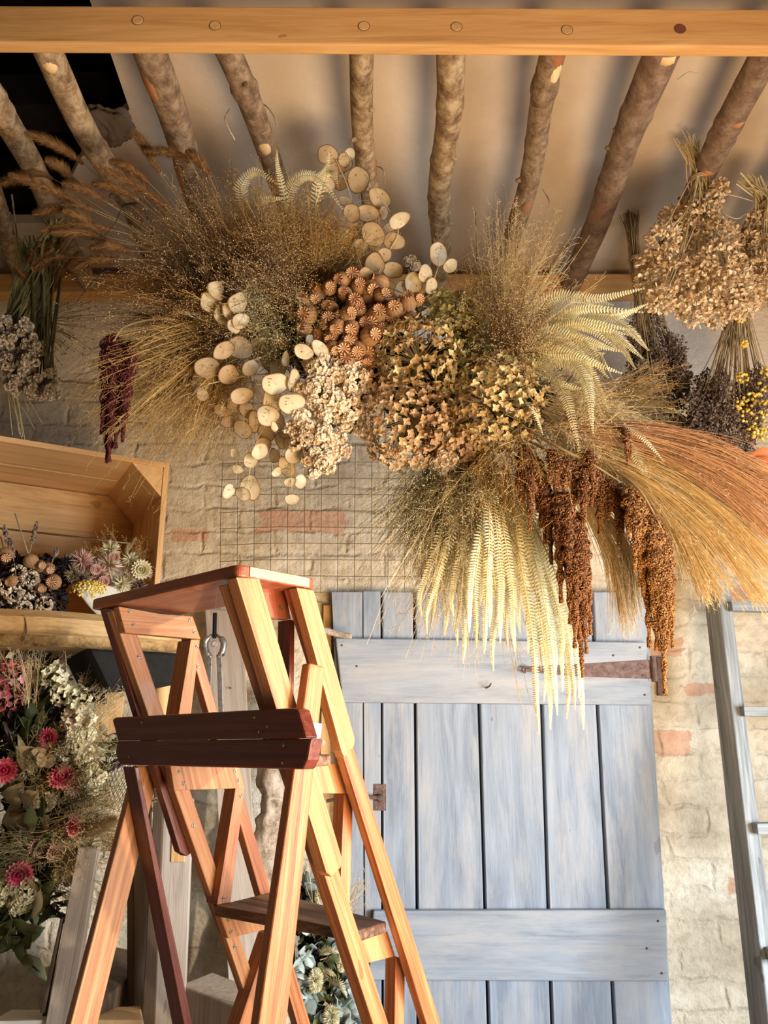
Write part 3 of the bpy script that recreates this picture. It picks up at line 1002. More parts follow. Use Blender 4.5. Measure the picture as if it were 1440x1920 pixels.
for (x, y) in ((243, 1146), (250, 1171), (356, 1163), (364, 1185)):
    screw(cl1, x, y, (U, .364, LU))
for (x, y) in ((336, 1447), (344, 1469), (440, 1445), (447, 1463)):
    screw(cl2, x, y, (U, .364, LU))
for (x, y) in ((428, 1724), (433, 1747)):
    screw(cl3, x, y, (U, .364, LU))
for (x, y, o) in ((260, 1231, .385), (369, 1213, .364), (371, 1249, .364), (451, 1492, .364), (362, 1548, .385), (419, 1684, .364), (440, 1775, .385), (526, 1140, .054), (601, 1390, -.034)):
    screw(lad, x, y, (U, o, LU))
for (x, y, b) in ((476, 1345, bar1), (500, 1362, bar1), (484, 1372, bar1), (265, 1354, bar1), (530, 1397, bar2), (528, 1430, bar2), (240, 1418, bar2)):
    screw(b, x, y, (V, .062, LV), .003)

# ------------------------------------------------------------------ blue-grey leaning ladder, right
l2_ = thing('leaning_ladder', 'weathered blue-grey ladder leaning on the wall at the right edge', 'ladder', (P(1415, 1800, 2.0)[0], 2.0, 0))
ra = math.radians(18)
nF = np.array([math.sin(ra), -math.cos(ra), 0])      # lit face direction (towards right and camera)
nL = np.array([-math.cos(ra), -math.sin(ra), 0])     # dark face looks left


def rail(x0, z0, y0, x1, z1, y1, name='rail'):
    out = []
    for (x, y, z) in ((x0, y0, z0), (x1, y1, z1)):
        c0 = np.array([x, y, z])
        out.append([c0, c0 - nL * .042, c0 - nL * .042 - nF * .062, c0 - nF * .062])
    m = MB(); hexa(m, out[0], out[1], axis=np.array([x1 - x0, y1 - y0, z1 - z0]))
    return m.build(name, M['bluegrey'], l2_, bevel=.003)


pt, pb = P(1333, 990, 2.30), P(1428, 1800, 2.02)
dd = (pb - pt) / (pb[2] - pt[2])
bot = pt + dd * (0 - pt[2])
up = pt + dd * .12
for s_ in (0, .40):
    rail(bot[0] + s_, 0, bot[1] + s_ * .12, up[0] + s_, up[2], up[1] + s_ * .12)
for y in (975, 1138, 1334, 1553, 1790, 2060, 2400):
    x = 1330 + (y - 990) * .114 + 26
    t_ = (P(x, y, 2.2)[2])
    for _ in range(3):
        Yc = pt[1] + dd[1] * (P(x, y, 2.2)[2] - pt[2])
    c0 = P(x, y, Yc)
    if c0[2] < .1:
        continue
    m = MB()
    e = np.array([.40, .05, 0])
    w_, h_ = np.array([0, .018, 0]), np.array([0, 0, .0125])
    hexa(m, [c0 - w_ - h_ - e * .02, c0 + e - w_ - h_, c0 + e + w_ - h_, c0 + w_ - h_ - e * .02], [c0 - w_ + h_ - e * .02, c0 + e - w_ + h_, c0 + e + w_ + h_, c0 + w_ + h_ - e * .02], axis=e)
    m.build('rung', M['bluegrey'], l2_, bevel=.002)

# ------------------------------------------------------------------ crate and shelf, left
ce = np.array([math.sin(math.radians(61)), math.cos(math.radians(61)), 0])   # along the crate's front, to the right
cn = np.array([-ce[1], ce[0], 0]) * 1.0                                       # into the crate
cn = np.array([-math.cos(math.radians(61)), math.sin(math.radians(61)), 0])
CR = P(318, 868, 1.98)     # top right front corner


def CF(x, y, dep=0.):
    return PP(x, y, CR + cn * dep, cn)


def cl(s, d, z):
    return CR + ce * s + cn * d + (0, 0, z - CR[2])


zt_ = float(CR[2]); zb_ = float(CF(326, 1176)[2])
print('crate', CR, zt_, zb_)
L_, Dp = .80, .34
cr = thing('wooden_crate', 'open pine crate lying on its side on the log shelf', 'crate', cl(-L_ / 2, 0, zb_))
th = .014


def cbox(name, s0, s1, d0, d1, z0, z1, mat, ax=None, bev=.0015):
    m = MB()
    hexa(m, [cl(s0, d0, z0), cl(s1, d0, z0), cl(s1, d1, z0), cl(s0, d1, z0)], [cl(s0, d0, z1), cl(s1, d0, z1), cl(s1, d1, z1), cl(s0, d1, z1)], axis=ax)
    return m.build(name, M[mat], cr, bevel=bev)


cbox('top_board', -L_, 0, 0, Dp * .52, zt_ - th, zt_, 'crate', ce)
cbox('top_board', -L_, 0, Dp * .53, Dp, zt_ - th, zt_, 'crate', ce)
cbox('bottom_board', -L_, 0, 0, Dp, zb_, zb_ + th, 'crate_in', ce)
cbox('side_board', -th, 0, 0, Dp * .4, zb_ + th, zt_ - th, 'crate', (0, 0, 1))
cbox('side_board', -th, 0, Dp * .41, Dp, zb_ + th, zt_ - th, 'crate_in', (0, 0, 1))
cbox('side_board', -L_, -L_ + th, 0, Dp, zb_ + th, zt_ - th, 'crate_in', (0, 0, 1))
hh = (zt_ - zb_ - 2 * th) / 3
for k in range(3):
    cbox('back_board', -L_ + th, -th, Dp - .012, Dp, zb_ + th + hh * k + .002, zb_ + th + hh * (k + 1) - .003, 'crate_in', ce)
# triangular corner fillets
for z_, sg in ((zt_ - th, -1), (zb_ + th, 1)):
    m = MB(); prism(m, [cl(-th, 0.004, z_), cl(-th - .08, .004, z_), cl(-th, .004, z_ + sg * .08)], cn * (Dp - .02), axis=cn)
    m.build('corner_block', M['crate'], cr, bevel=.001)

# log shelf under the crate
sh = thing('log_shelf', 'split log shelf with bark edge carrying the crate and bouquets', 'shelf', cl(-.35, 0, zb_ - .07))
m = MB()
s_ = np.linspace(-.85, .06, 40)
bd, up_, ft = [], [], []
zs = zb_ - .0015
for s in s_:
    w = .012 * math.sin(s * 9) + .006 * math.sin(s * 31)
    bd.append([cl(s, -.13 + w, zs), cl(s, -.155 + w, zs - .018), cl(s, -.152 + w, zs - .05), cl(s, -.125 + w, zs - .068), cl(s, .30, zs - .068), cl(s, .30, zs)])
bd = np.array(bd)
idx = np.arange(40 * 6).reshape(40, 6)
q = np.stack([idx[:-1], idx[1:], np.roll(idx[1:], -1, 1), np.roll(idx[:-1], -1, 1)], -1).reshape(-1, 4)
v_ = np.concatenate([bd.reshape(-1, 3), [bd[-1].mean(0)], [bd[0].mean(0)]])
m.add(v_, q, [(240, idx[-1][(i + 1) % 6], idx[-1][i]) for i in range(6)] + [(241, idx[0][i], idx[0][(i + 1) % 6]) for i in range(6)], axis=ce)
m.build('slab', M['slab'], sh)
m = MB()
s2 = s_[:30]
tube(m, [cl(s, -.128 + .012 * math.sin(s * 9) + .006 * math.sin(s * 31), zs - .060) for s in s_], .0175, 14, lump=.12)
m.build('bark_edge', M['bark_slab'], sh, smooth=True)
m = MB(); tube(m, spline([CF(35, 1166, -.13), CF(38, 1157, -.15), CF(45, 1156, -.155), CF(50, 1175, -.16), CF(47, 1195, -.16), CF(41, 1201, -.15)], 16), .0014, 6)
tag(m.build('wire_hook', M['iron']), 'thin bent wire hook hanging on the front of the log shelf', 'hook')
# black box standing in for a dark bracket and its shadow under shelf
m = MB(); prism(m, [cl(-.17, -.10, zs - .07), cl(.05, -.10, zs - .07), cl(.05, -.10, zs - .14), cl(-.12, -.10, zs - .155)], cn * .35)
tag(m.build('bracket_shadow_box', M['black'], bevel=.003), 'black box for a dark bracket and its shadow below the log shelf end', 'bracket')

# ------------------------------------------------------------------ timber stand, plank, driftwood, pincers (behind the ladder)


def slat(name, tl, tr, br, bl, Yt, Yb, th, mat, parent=None, ext=False):
    p = [P(*tl, Yt), P(*tr, Yt), P(*br, Yb), P(*bl, Yb)]
    if ext:
        for k, j in ((2, 1), (3, 0)):
            d_ = p[k] - p[j]
            p[k] = p[j] + d_ * ((0 - p[j][2]) / d_[2])
    m = MB(); prism(m, p, (-th * .15, th, 0), axis=p[3] - p[0])
    return m.build(name, M[mat], parent, bevel=.002)


st = thing('timber_stand', 'grey-brown timber stand of splayed legs and rails behind the step ladder', 'stand', P(240, 1800, 2.0) * (1, 1, 0))
slat('leg', (146, 1590), (184, 1588), (140, 1866), (94, 1870), 1.86, 1.80, .035, 'greywood', st, True)
slat('leg_shade_edge', (113, 1722), (118, 1722), (84, 1900), (74, 1900), 1.83, 1.80, .02, 'brownwood', st)  # dark strip stands in for the leg's shaded left edge
slat('rail', (150, 1572), (330, 1552), (330, 1592), (150, 1598), 2.04, 2.04, .03, 'brownwood', st)
slat('leg', (249, 1600), (283, 1480), (277, 1860), (247, 1900), 2.05, 2.05, .03, 'greywood', st, True)
slat('leg_shade_edge', (238, 1640), (249, 1600), (249, 1890), (238, 1895), 2.03, 2.03, .03, 'brownwood', st)  # shade on this leg's left edge, drawn as darker wood
slat('leg', (289, 1480), (308, 1480), (290, 1920), (266, 1920), 1.98, 1.95, .03, 'brownwood', st, True)
slat('leg', (309, 1470), (362, 1500), (345, 1920), (289, 1920), 1.985, 1.955, .035, 'greywood', st, True)
slat('tenon', (322, 1560), (347, 1548), (346, 1617), (320, 1617), 1.976, 1.972, .01, 'crate_in', st)
pk = thing('leaning_plank', 'pale grey timber plank leaning on the wall with pincers hung on it', 'plank', P(440, 1900, 2.2) * (1, 1, 0))
slat('board', (384, 1140), (455, 1148), (492, 1900), (432, 1900), 2.34, 2.16, .022, 'greywood', pk, True)
studs(pk, [(432, 1290)], 2.29)
dw = MB(); tube(dw, spline(px((512, 1290, 2.33), (505, 1420, 2.3), (512, 1520, 2.28), (498, 1600, 2.27), (520, 1720, 2.25), (512, 1960, 2.2)), 50), np.interp(np.linspace(0, 1, 50), [0, .3, .5, 1], [.022, .032, .038, .034]) * (1 + .16 * np.sin(np.linspace(0, 31, 50)) + .1 * np.sin(np.linspace(0, 73, 50))), 26, lump=.42, seed=5)
dwo = dw.build('driftwood_log', M['drift'], smooth=True)
tag(dwo, 'gnarled grey driftwood log standing against the wall left of the door', 'driftwood')
pn = thing('pincers', 'old steel farrier pincers hanging jaws up on the pale plank', 'tool', P(402, 1210, 2.25))
Yp = 2.235
for sgn in (-1, 1):
    m = MB()
    tube(m, spline([P(402 + sgn * 4, 1190, Yp), P(402 + sgn * 17, 1203, Yp), P(402 + sgn * 15, 1222, Yp), P(402 + sgn * 6, 1233, Yp)], 16), [.004] * 3 + [.009] * 10 + [.007] * 3, 10)
    m.build('jaw', M['steel'], pn, smooth=True)
    m = MB()
    hexa(m, [P(402 + sgn * 20, 1420, Yp - .004), P(402 + sgn * 11, 1420, Yp - .004), P(402 + sgn * 11, 1420, Yp + .004), P(402 + sgn * 20, 1420, Yp + .004)],
         [P(402 + sgn * 14, 1228, Yp - .004), P(402 + sgn * 4, 1232, Yp - .004), P(402 + sgn * 4, 1232, Yp + .004), P(402 + sgn * 14, 1228, Yp + .004)])
    m.build('handle', M['steel'], pn, bevel=.002)
    screw(pn, 402 + sgn * 17, 1228, (lambda x, y, o: P(x, y, o), Yp - .008, np.array([0, 1., 0])), .004)
m = MB(); tube(m, [P(402, 1207, Yp + .012), P(402, 1207, Yp - .012)], .009, 16); m.build('rivet', M['steel'], pn, bevel=.002)
m = MB(); tube(m, [P(403, 1150, Yp + .01), P(402, 1196, Yp - .005)], .006, 8); tag(m.build('leather_strap', M['black']), 'short black strap the pincers hang from', 'strap')
# wire basket corner
bk = thing('wire_basket', 'dark fine wire mesh basket half hidden behind the step ladder', 'basket', P(270, 1500, 2.1))
m = MB()
cb = P(262, 1455, 2.12)
for k in range(40):
    a = k * math.pi / 20
    for s2 in (-1, 1):
        tube(m, [cb + (.085 * math.cos(a + s2 * h * .9), .085 * math.sin(a + s2 * h * .9), .05 - .13 * h) for h in np.linspace(0, 1, 6)], .0009, 4, cap=False)
m.build('mesh', M['wire'], bk)
m = MB(); tube(m, [cb + (.086 * math.cos(a), .086 * math.sin(a), .05) for a in np.linspace(0, 6.283, 30)], .003, 6, cap=False); m.build('rim', M['black'], bk)
# paper sheet behind garland, turned wooden mallet
slat_ = slat('hanging_board', (180, 1296), (233, 1300), (222, 1392), (176, 1400), 2.2, 2.2, .012, 'crate_in')
tag(slat_, 'small beige board hanging in shadow under the log shelf', 'board')
m = MB(); tube(m, spline(px((308, 1262, 2.2), (306, 1290, 2.2), (308, 1345, 2.2)), 14), np.interp(np.linspace(0, 1, 14), [0, .3, 1], [.008, .022, .030]), 16)
tag(m.build('wooden_mallet', M['crate'], smooth=True), 'turned wooden mallet head hanging behind the step ladder top', 'mallet')
# low timbers at the bottom
m = MB(); a, b = P(84, 1858, 1.9), P(180, 1838, 2.1)
hexa(m, [P(82, 1868, 1.85) * (1, 1, 0), P(182, 1868, 1.85) * (1, 1, 0), P(182, 1868, 2.3) * (1, 1, 0), P(82, 1868, 2.3) * (1, 1, 0)], [P(82, 1868, 1.85), P(182, 1888, 1.85), P(182, 1888, 1.85) + (0, .42, 0), P(82, 1868, 1.85) + (0, .42, 0)])
tag(m.build('wooden_box', M['brownwood'], bevel=.004), 'dark brown wooden box standing at the lower left', 'box')
m = MB(); a, b = P(338, 1846, 1.98), P(452, 1893, 1.84)
hexa(m, [a * (1, 1, 0) + (0, 0, .6), b * (1, 1, 0) + (0, 0, .6), b * (1, 1, 0) + (.05, .10, .6), a * (1, 1, 0) + (.05, .10, .6)], [a, b, b + (.05, .10, 0), a + (.05, .10, 0)])
tag(m.build('trestle_table', M['greywood'], bevel=.004), 'grey timber bench top seen end on beneath the step ladder', 'bench')
m = MB(); hexa(m, [P(150, 1925, 1.8), P(272, 1930, 1.8), P(262, 1900, 2.0), P(150, 1905, 2.0)], [P(150, 1912, 1.8), P(268, 1912, 1.8), P(264, 1886, 2.0), P(170, 1890, 2.0)])
tag(m.build('birch_offcut', M['cut'], bevel=.003), 'pale birch offcut lying at the bottom beside the orange leg', 'offcut')
m = MB(); hexa(m, [P(-20, 1930, 1.8), P(92, 1925, 1.8), P(88, 1900, 1.95), P(20, 1900, 1.95)], [P(-20, 1915, 1.8), P(90, 1912, 1.8), P(86, 1893, 1.95), P(20, 1893, 1.95)])
tag(m.build('paint_scraper_board', M['paper'], bevel=.003), 'pale flat board at the bottom left corner', 'board')

# ================================================================== plants


def leafs(mb, base, d, nm, L, W, fold=.15, bend=.1, tint=.5, prof=(.15, 1., .8, .06)):
    base = np.asarray(base, float).reshape(-1, 3)
    n = len(base)
    d = nrm(np.broadcast_to(d, (n, 3)))
    nm = np.broadcast_to(nm, (n, 3))
    side = nrm(np.cross(d, nm))
    up = np.cross(side, d)
    L = np.broadcast_to(np.asarray(L, float), (n,))
    W = np.broadcast_to(np.asarray(W, float), (n,))
    bend = np.broadcast_to(np.asarray(bend, float), (n,))
    ts = np.array([0, .33, .68, 1.])
    v = np.zeros((n, 4, 3, 3))
    for i, t in enumerate(ts):
        c = base + d * (L * t)[:, None] + up * (bend * L * t * t)[:, None]
        hw = (W * prof[i])[:, None]
        v[:, i, 0] = c - side * hw + up * hw * fold * 2
        v[:, i, 1] = c
        v[:, i, 2] = c + side * hw + up * hw * fold * 2
    idx = np.arange(n * 12).reshape(n, 4, 3)
    q = np.stack([idx[:, :-1, :-1], idx[:, :-1, 1:], idx[:, 1:, 1:], idx[:, 1:, :-1]], -1).reshape(-1, 4)
    tt = np.asarray(tint, float)
    if tt.ndim == 0:
        tt = np.full(n, float(tt))
    mb.add(v, q, tint=np.repeat(tt, 12))


TOCAM = np.array([0, -.85, -.5])


def fern(pts, w, name='fern_frond', n=None, up=None, mat='fern', droop=.25, hang=False):
    n = n or 60
    c = spline(pts, n)
    L = np.linalg.norm(np.diff(c, axis=0), axis=1).sum()
    n = max(24, int(L / .0058))
    c = spline(pts, n)
    t = np.linspace(0, 1, n)
    tan = nrm(np.gradient(c, axis=0))
    up = nrm(TOCAM + rng.normal(0, .35, 3)) if up is None else nrm(up)
    side = nrm(np.cross(tan, up))
    nn = np.cross(side, tan)
    prof = np.clip(t / .12, .25, 1) * np.clip((1 - t) / .75, 0.03, 1) ** .8
    mb = MB()
    for s in (-1, 1):
        d = nrm(side * s + tan * .38 + nn * rng.normal(0, .10, (n, 1)))
        k = slice(2, None)
        leafs(mb, c[k] + side[k] * s * .0006, d[k], nn[k], (w * prof * rng.uniform(.88, 1.1, n))[k], np.full(n, .0018)[k], .2, rng.uniform(-.25, .12) - droop * .3, np.clip(rng.normal(.55, .18, n)[k], 0, 1), (.7, 1, .8, .15))
    o = mb.build(name, T[mat], loc=c[0])
    m2 = MB()
    strip_tubes(m2, c[None], np.interp(t, [0, 1], [.0015, .0005]), .5, 4)
    m2.build('midrib', T['fern_mid'], o, smooth=True)
    return o, c[int(n * .8)]


def tuft(base, tip, N_, spread, mat, name='panicum_tuft', lenv=.35, nb=16, bl=.05, droop=.0, dots=True, r=.00045, seedmat=None, base_r=.02, dens=1.):
    base = np.asarray(base, float); tip = np.asarray(tip, float)
    ax = tip - base
    L = np.linalg.norm(ax)
    K = 7
    d = rdir(N_, ax, spread)
    Ls = L * np.clip(rng.normal(.92, lenv * .5, N_), .35, 1.35)
    t = np.linspace(0, 1, K)
    b = base + rng.normal(0, base_r, (N_, 3))
    g = np.zeros((N_, 3)); g[:, 2] = -droop * Ls * rng.uniform(.5, 1.5, N_)
    g += rng.normal(0, .07, (N_, 3)) * Ls[:, None]
    pts = b[:, None] + d[:, None] * (Ls[:, None] * t)[:, :, None] + g[:, None] * (t ** 2)[None, :, None]
    mb = MB()
    tn = np.clip(rng.normal(.5, .25, N_), 0, 1)
    strip_tubes(mb, pts, r * np.linspace(1.5, .8, K), tn)
    # branchlets
    Nb = int(N_ * nb)
    si = rng.integers(0, N_, Nb)
    tt = rng.uniform(.30, 1., Nb)
    f = tt * (K - 1)
    i0 = np.minimum(f.astype(int), K - 2)
    fr = (f - i0)[:, None]
    p0 = pts[si, i0] * (1 - fr) + pts[si, i0 + 1] * fr
    tan = nrm(pts[si, i0 + 1] - pts[si, i0])
    bd = nrm(tan + rng.normal(0, .55, (Nb, 3)))
    bL = bl * (1.25 - tt) * rng.uniform(.5, 1.3, Nb)
    k3 = np.linspace(0, 1, 4)
    gg = rng.normal(0, .2, (Nb, 3)) * bL[:, None] + np.array([0, 0, -.15]) * bL[:, None]
    bp = p0[:, None] + bd[:, None] * (bL[:, None] * k3)[:, :, None] + gg[:, None] * (k3 ** 2)[None, :, None]
    strip_tubes(mb, bp, r * .62, np.clip(tn[si] + rng.normal(0.08, .15, Nb), 0, 1))
    o = mb.build(name, T[mat], loc=base)
    if dots:
        m2 = MB()
        e = bp[:, -1]
        m3 = bp[:, 2]
        cc = np.concatenate([e, m3[::2]])
        blobs(m2, cc, rng.uniform(.0007, .0013, len(cc)), np.clip(rng.normal(.7, .3, len(cc)), 0, 1), hi=False)
        m2.build('seed_heads', T[seedmat or mat], o)
    return o, base + ax * .8


def foxtail(pts, f0=.5, R=.009, N_=1500, mat='foxtail', name='foxtail_grass', hl=.016):
    c = spline(pts, 50)
    o_ = MB(); strip_tubes(o_, c[None], np.linspace(.0011, .0005, 50), .3, 4)
    root = o_.build(name, T['stem'], loc=c[0], smooth=True)
    tt = rng.uniform(f0, 1, N_)
    f = tt * 49
    i0 = np.minimum(f.astype(int), 48)
    p0 = c[i0] + (c[i0 + 1] - c[i0]) * (f - i0)[:, None]
    tan = nrm(c[i0 + 1] - c[i0])
    rd = rng.normal(0, 1, (N_, 3))
    rd = nrm(rd - tan * (rd * tan).sum(1, keepdims=True))
    u = (tt - f0) / (1 - f0)
    pr = np.sin(np.clip(u * .93 + .05, 0, 1) * math.pi) ** .45
    d = nrm(rd + tan * rng.uniform(.7, 1.6, (N_, 1)))
    L = hl * pr * rng.uniform(.6, 1.25, N_)
    b = p0 + rd * (R * .35 * pr)[:, None]
    sd = nrm(np.cross(d, rd)) * .0005
    v = np.stack([b - sd, b + sd, b + d * L[:, None]], 1)
    mb = MB(); mb.add(v, t=np.arange(N_ * 3).reshape(-1, 3), tint=np.repeat(np.clip(rng.normal(.5, .28, N_), 0, 1), 3))
    k0 = int(f0 * 49)
    tube(mb, c[k0:], R * .5 * np.sin(np.linspace(.12, .98, 50 - k0) * math.pi) ** .5 + .0004, 7, tint=.25)
    mb.build('plume', T[mat], root)
    return root, c[40]


def feather_plume(pts, mat, N_=420, w=.035, name='plume_grass', spread=.06):
    c = spline(pts, 40)
    L = np.linalg.norm(np.diff(c, axis=0), axis=1).sum()
    t0 = rng.uniform(0, .75, N_)
    K = 7
    ln = rng.uniform(.22, .5, N_)
    off0 = rng.normal(0, .006, (N_, 3))
    off1 = rng.normal(0, w * .55, (N_, 3))
    s = np.linspace(0, 1, K)
    T_ = np.clip(t0[:, None] + ln[:, None] * s[None], 0, 1.0)
    f = T_ * 39
    i0 = np.minimum(f.astype(int), 38)
    pts_ = c[i0] + (c[i0 + 1] - c[i0]) * (f - i0)[..., None]
    over = np.clip(t0[:, None] + ln[:, None] * s[None] - 1, 0, 1)
    pts_ = pts_ + (c[-1] - c[-4]) * (over * 3)[..., None]
    pts_ = pts_ + off0[:, None] + off1[:, None] * ((T_ ** .8)[..., None]) * (.25 + .75 * s[None, :, None]) * (1.15 - T_[..., None] * .55)
    mb = MB()
    tn = np.clip(rng.normal(.5, .25, N_), 0, 1)
    strip_tubes(mb, pts_, .0005 * np.linspace(1.2, .7, K), tn)
    # fine silky hairs along each strand
    R = 10
    si = np.repeat(np.arange(N_), R)
    kk = rng.integers(2, K - 1, N_ * R)
    fr = rng.uniform(0, 1, (N_ * R, 1))
    p0 = pts_[si, kk] * (1 - fr) + pts_[si, kk + 1] * fr if K > 2 else None
    tan = nrm(pts_[si, kk + 1] - pts_[si, kk])
    d = nrm(tan + rng.normal(0, .33, (N_ * R, 3)))
    hl = rng.uniform(.006, .014, (N_ * R, 1))
    sd = nrm(np.cross(d, rng.normal(0, 1, (N_ * R, 3)))) * .00042
    v = np.stack([p0 - sd, p0 + sd, p0 + d * hl], 1)
    mb.add(v, t=np.arange(N_ * R * 3).reshape(-1, 3), tint=np.repeat(np.clip(tn[si] + .15, 0, 1), 3))
    o = mb.build(name, T[mat], loc=c[0])
    m2 = MB(); strip_tubes(m2, c[None], np.linspace(.0016, .0006, 40), .4, 5)
    m2.build('stem', T['stem_pale'], o, smooth=True)
    return o, c[30]


def tassel(mb, pts, R, dens=1.0):
    L = np.linalg.norm(np.diff(spline(pts, 12), axis=0), axis=1).sum()
    n = max(60, int(L / .00125 * R / .009 * 9.0 * dens))
    c = spline(pts, 40)
    t = rng.uniform(0, 1, n)
    f = t * 39
    i0 = np.minimum(f.astype(int), 38)
    p = c[i0] + (c[i0 + 1] - c[i0]) * (f - i0)[:, None]
    tan = nrm(c[i0 + 1] - c[i0])
    rd = rng.normal(0, 1, (n, 3))
    rd = nrm(rd - tan * (rd * tan).sum(1, keepdims=True))
    lump = 1 + .28 * np.sin(t * L / .011 * 2 + rng.uniform(0, 6)) + .15 * np.sin(t * L / .004)
    pr = (np.clip(t / .12, .3, 1)) * (np.clip((1 - t) / .55, .12, 1) ** .7) * lump
    blobs(mb, p + rd * (R * pr)[:, None], rng.uniform(.0010, .0019, n), np.clip(rng.normal(.5, .28, n), 0, 1), hi=True)
    tube(mb, c, R * .85 * np.interp(np.linspace(0, 1, 40), [0, .1, .5, 1], [.5, 1, .9, .15]), 7, tint=.1)


def amaranth(name, stem, tassels, mat, label=None, grp=None):
    """tassels: list of (pts, R)"""
    c = spline(stem, 30)
    m = MB(); tube(m, c, np.linspace(.0035, .0016, 30), 7)
    o = m.build(name, T['stem'], loc=c[0], smooth=True)
    for pts, R in tassels:
        m = MB(); tassel(m, pts, R)
        m.build('tassel', T[mat], o, smooth=True)
    return o, np.mean([spline(p, 5)[2] for p, _ in tassels], 0)


def ball_pts(n, up=None, hem=-.35):
    i = np.arange(n) + .5
    ph = np.arccos(1 - 2 * i / n)
    th = math.pi * (1 + 5 ** .5) * i
    v = np.stack([np.cos(th) * np.sin(ph), np.sin(th) * np.sin(ph), np.cos(ph)], 1)
    return v


def hydrangea(c, R, mat, root, squash=.85):
    c = np.asarray(c, float)
    n = int(520 * (R / .1) ** 2)
    v = ball_pts(n)
    v = nrm(v + rng.normal(0, .05, (n, 3)))
    face = nrm(c - root)
    keep = v @ face > -.45
    v = v[keep]; n = len(v)
    lob = 1 + .09 * np.sin(v[:, 0] * 7 + 1) * np.sin(v[:, 2] * 8) + rng.normal(0, .055, n)
    p = c + v * (R * lob)[:, None]
    mb = MB()
    nm = nrm(v + rng.normal(0, .45, (n, 3)))
    a = nrm(np.cross(nm, rng.normal(0, 1, (n, 3))))
    b = np.cross(nm, a)
    tn = np.clip(rng.normal(.5, .2, n) + .25 * np.sin(v[:, 0] * 4 + c[0] * 60), 0, 1)
    sz = rng.uniform(.0075, .0105, n)
    for k in range(4):
        an = k * math.pi / 2
        d = a * math.cos(an) + b * math.sin(an)
        leafs(mb, p + d * .0008, d + nm * .15, nm, sz, sz * .44, .25, rng.uniform(-.2, .6, n), np.clip(tn + rng.normal(0, .12, n), 0, 1), (.15, .95, .9, .25))
    blobs(mb, p, .0013, .2, hi=False)
    o = mb.build('hydrangea_head', T[mat], loc=c)
    m2 = MB()
    s = v[::3]
    st = np.stack([np.broadcast_to(c - face * R * .4, s.shape), c + s * R * .55, c + s * R * .95], 1)
    strip_tubes(m2, st, .0007, .4)
    tube(m2, [c - face * R * .3, (c + root) / 2, root], [.0025, .003, .003], 7)
    m2.build('stem', T['stem'], o)
    return o, c


def statice(c, R, mat='statice', root=None, name='statice_cluster', nsub=None):
    c = np.asarray(c, float)
    face = nrm(c - root) if root is not None else nrm(TOCAM)
    ns = nsub or int(16 * (R / .045) ** 2) + 5
    v = nrm(ball_pts(ns) + rng.normal(0, .15, (ns, 3)))
    v = v[v @ face > -.5]
    sub = c + v * R * rng.uniform(.55, 1., (len(v), 1))
    mb = MB(); st = []
    for s, dv in zip(sub, v):
        n = 46
        w = nrm(ball_pts(n) + rng.normal(0, .2, (n, 3)))
        w = w[w @ dv > -.35]; n = len(w)
        r_ = R * .34
        p = s + w * r_ * rng.uniform(.55, 1.1, (n, 1))
        a = nrm(np.cross(w, rng.normal(0, 1, (n, 3)))); b = np.cross(w, a)
        t0 = np.clip(rng.normal(.72, .2) + rng.normal(0, .14, n), 0, 1)
        for k in range(5):
            an = k * 2 * math.pi / 5
            d = a * math.cos(an) + b * math.sin(an)
            leafs(mb, p, d + w * rng.uniform(.2, 1.0, (n, 1)), w, .0058, .0034, .35, rng.uniform(-.5, .5, n), t0, (.25, .7, 1.15, .75))
        blobs(mb, p - w * .001, .0012, .05, hi=False)
        st.append([c - face * R * .9, (c + s) / 2 - face * R * .2, s])
    o = mb.build(name, T[mat], loc=c)
    m2 = MB(); strip_tubes(m2, np.array(st), .0010, .4)
    if root is not None:
        tube(m2, [c - face * R * .9, root], [.002, .002], 6)
    m2.build('stem', T['stem'], o)
    return o, c


# honesty discs: four shapes of radius one, reused at many sizes
DISC = []
for k in range(5):
    r2 = np.random.default_rng(90 + k)
    m = MB()
    A = np.arange(22) * 2 * math.pi / 22
    asp = (.72, .84, .78, .70, .86)[k]
    V_, tn = [], []
    for ri, z_, tt in ((0.04, 0, .1), (.5, .0, .12), (.90, .0, .22), (.95, .012, .95), (1.0, -.01, 1.)):
        rr = ri * (1 + .03 * np.sin(3 * A + k) + .02 * np.sin(5 * A))
        x, y = rr * np.cos(A) * asp, rr * np.sin(A)
        cup = .10 * x * x + .16 * y * y * (1 if k % 2 else -1) + .05 * np.sin(4 * x + k) * np.sin(5 * y)
        V_.append(np.stack([x, y, cup + z_], 1)); tn += [tt] * 22
    V_ = np.concatenate(V_)
    ix = np.arange(110).reshape(5, 22)
    q = np.stack([ix[:-1], np.roll(ix[:-1], -1, 1), np.roll(ix[1:], -1, 1), ix[1:]], -1).reshape(-1, 4)
    m.add(V_, q, tint=np.array(tn))
    tip = MB()
    # back face a hair behind, so that the pod has body
    V2 = V_ - (0, 0, .035)
    m.add(V2, q[:, ::-1], tint=np.array(tn))
    blobs(m, [(r2.uniform(-.4, .4), r2.uniform(-.5, .5), .03 + .02 * r2.uniform()) for _ in range(2 + k % 3)], .045, 1., squash=(.7, 1.4, .5))
    strip_tubes(m, np.array([[(0, 1, 0), (.01, 1.12, 0), (.0, 1.2, .02)], [(0, -1, 0), (.02, -1.15, 0), (.03, -1.3, 0)]]), .025, .8)
    DISC.append(m)


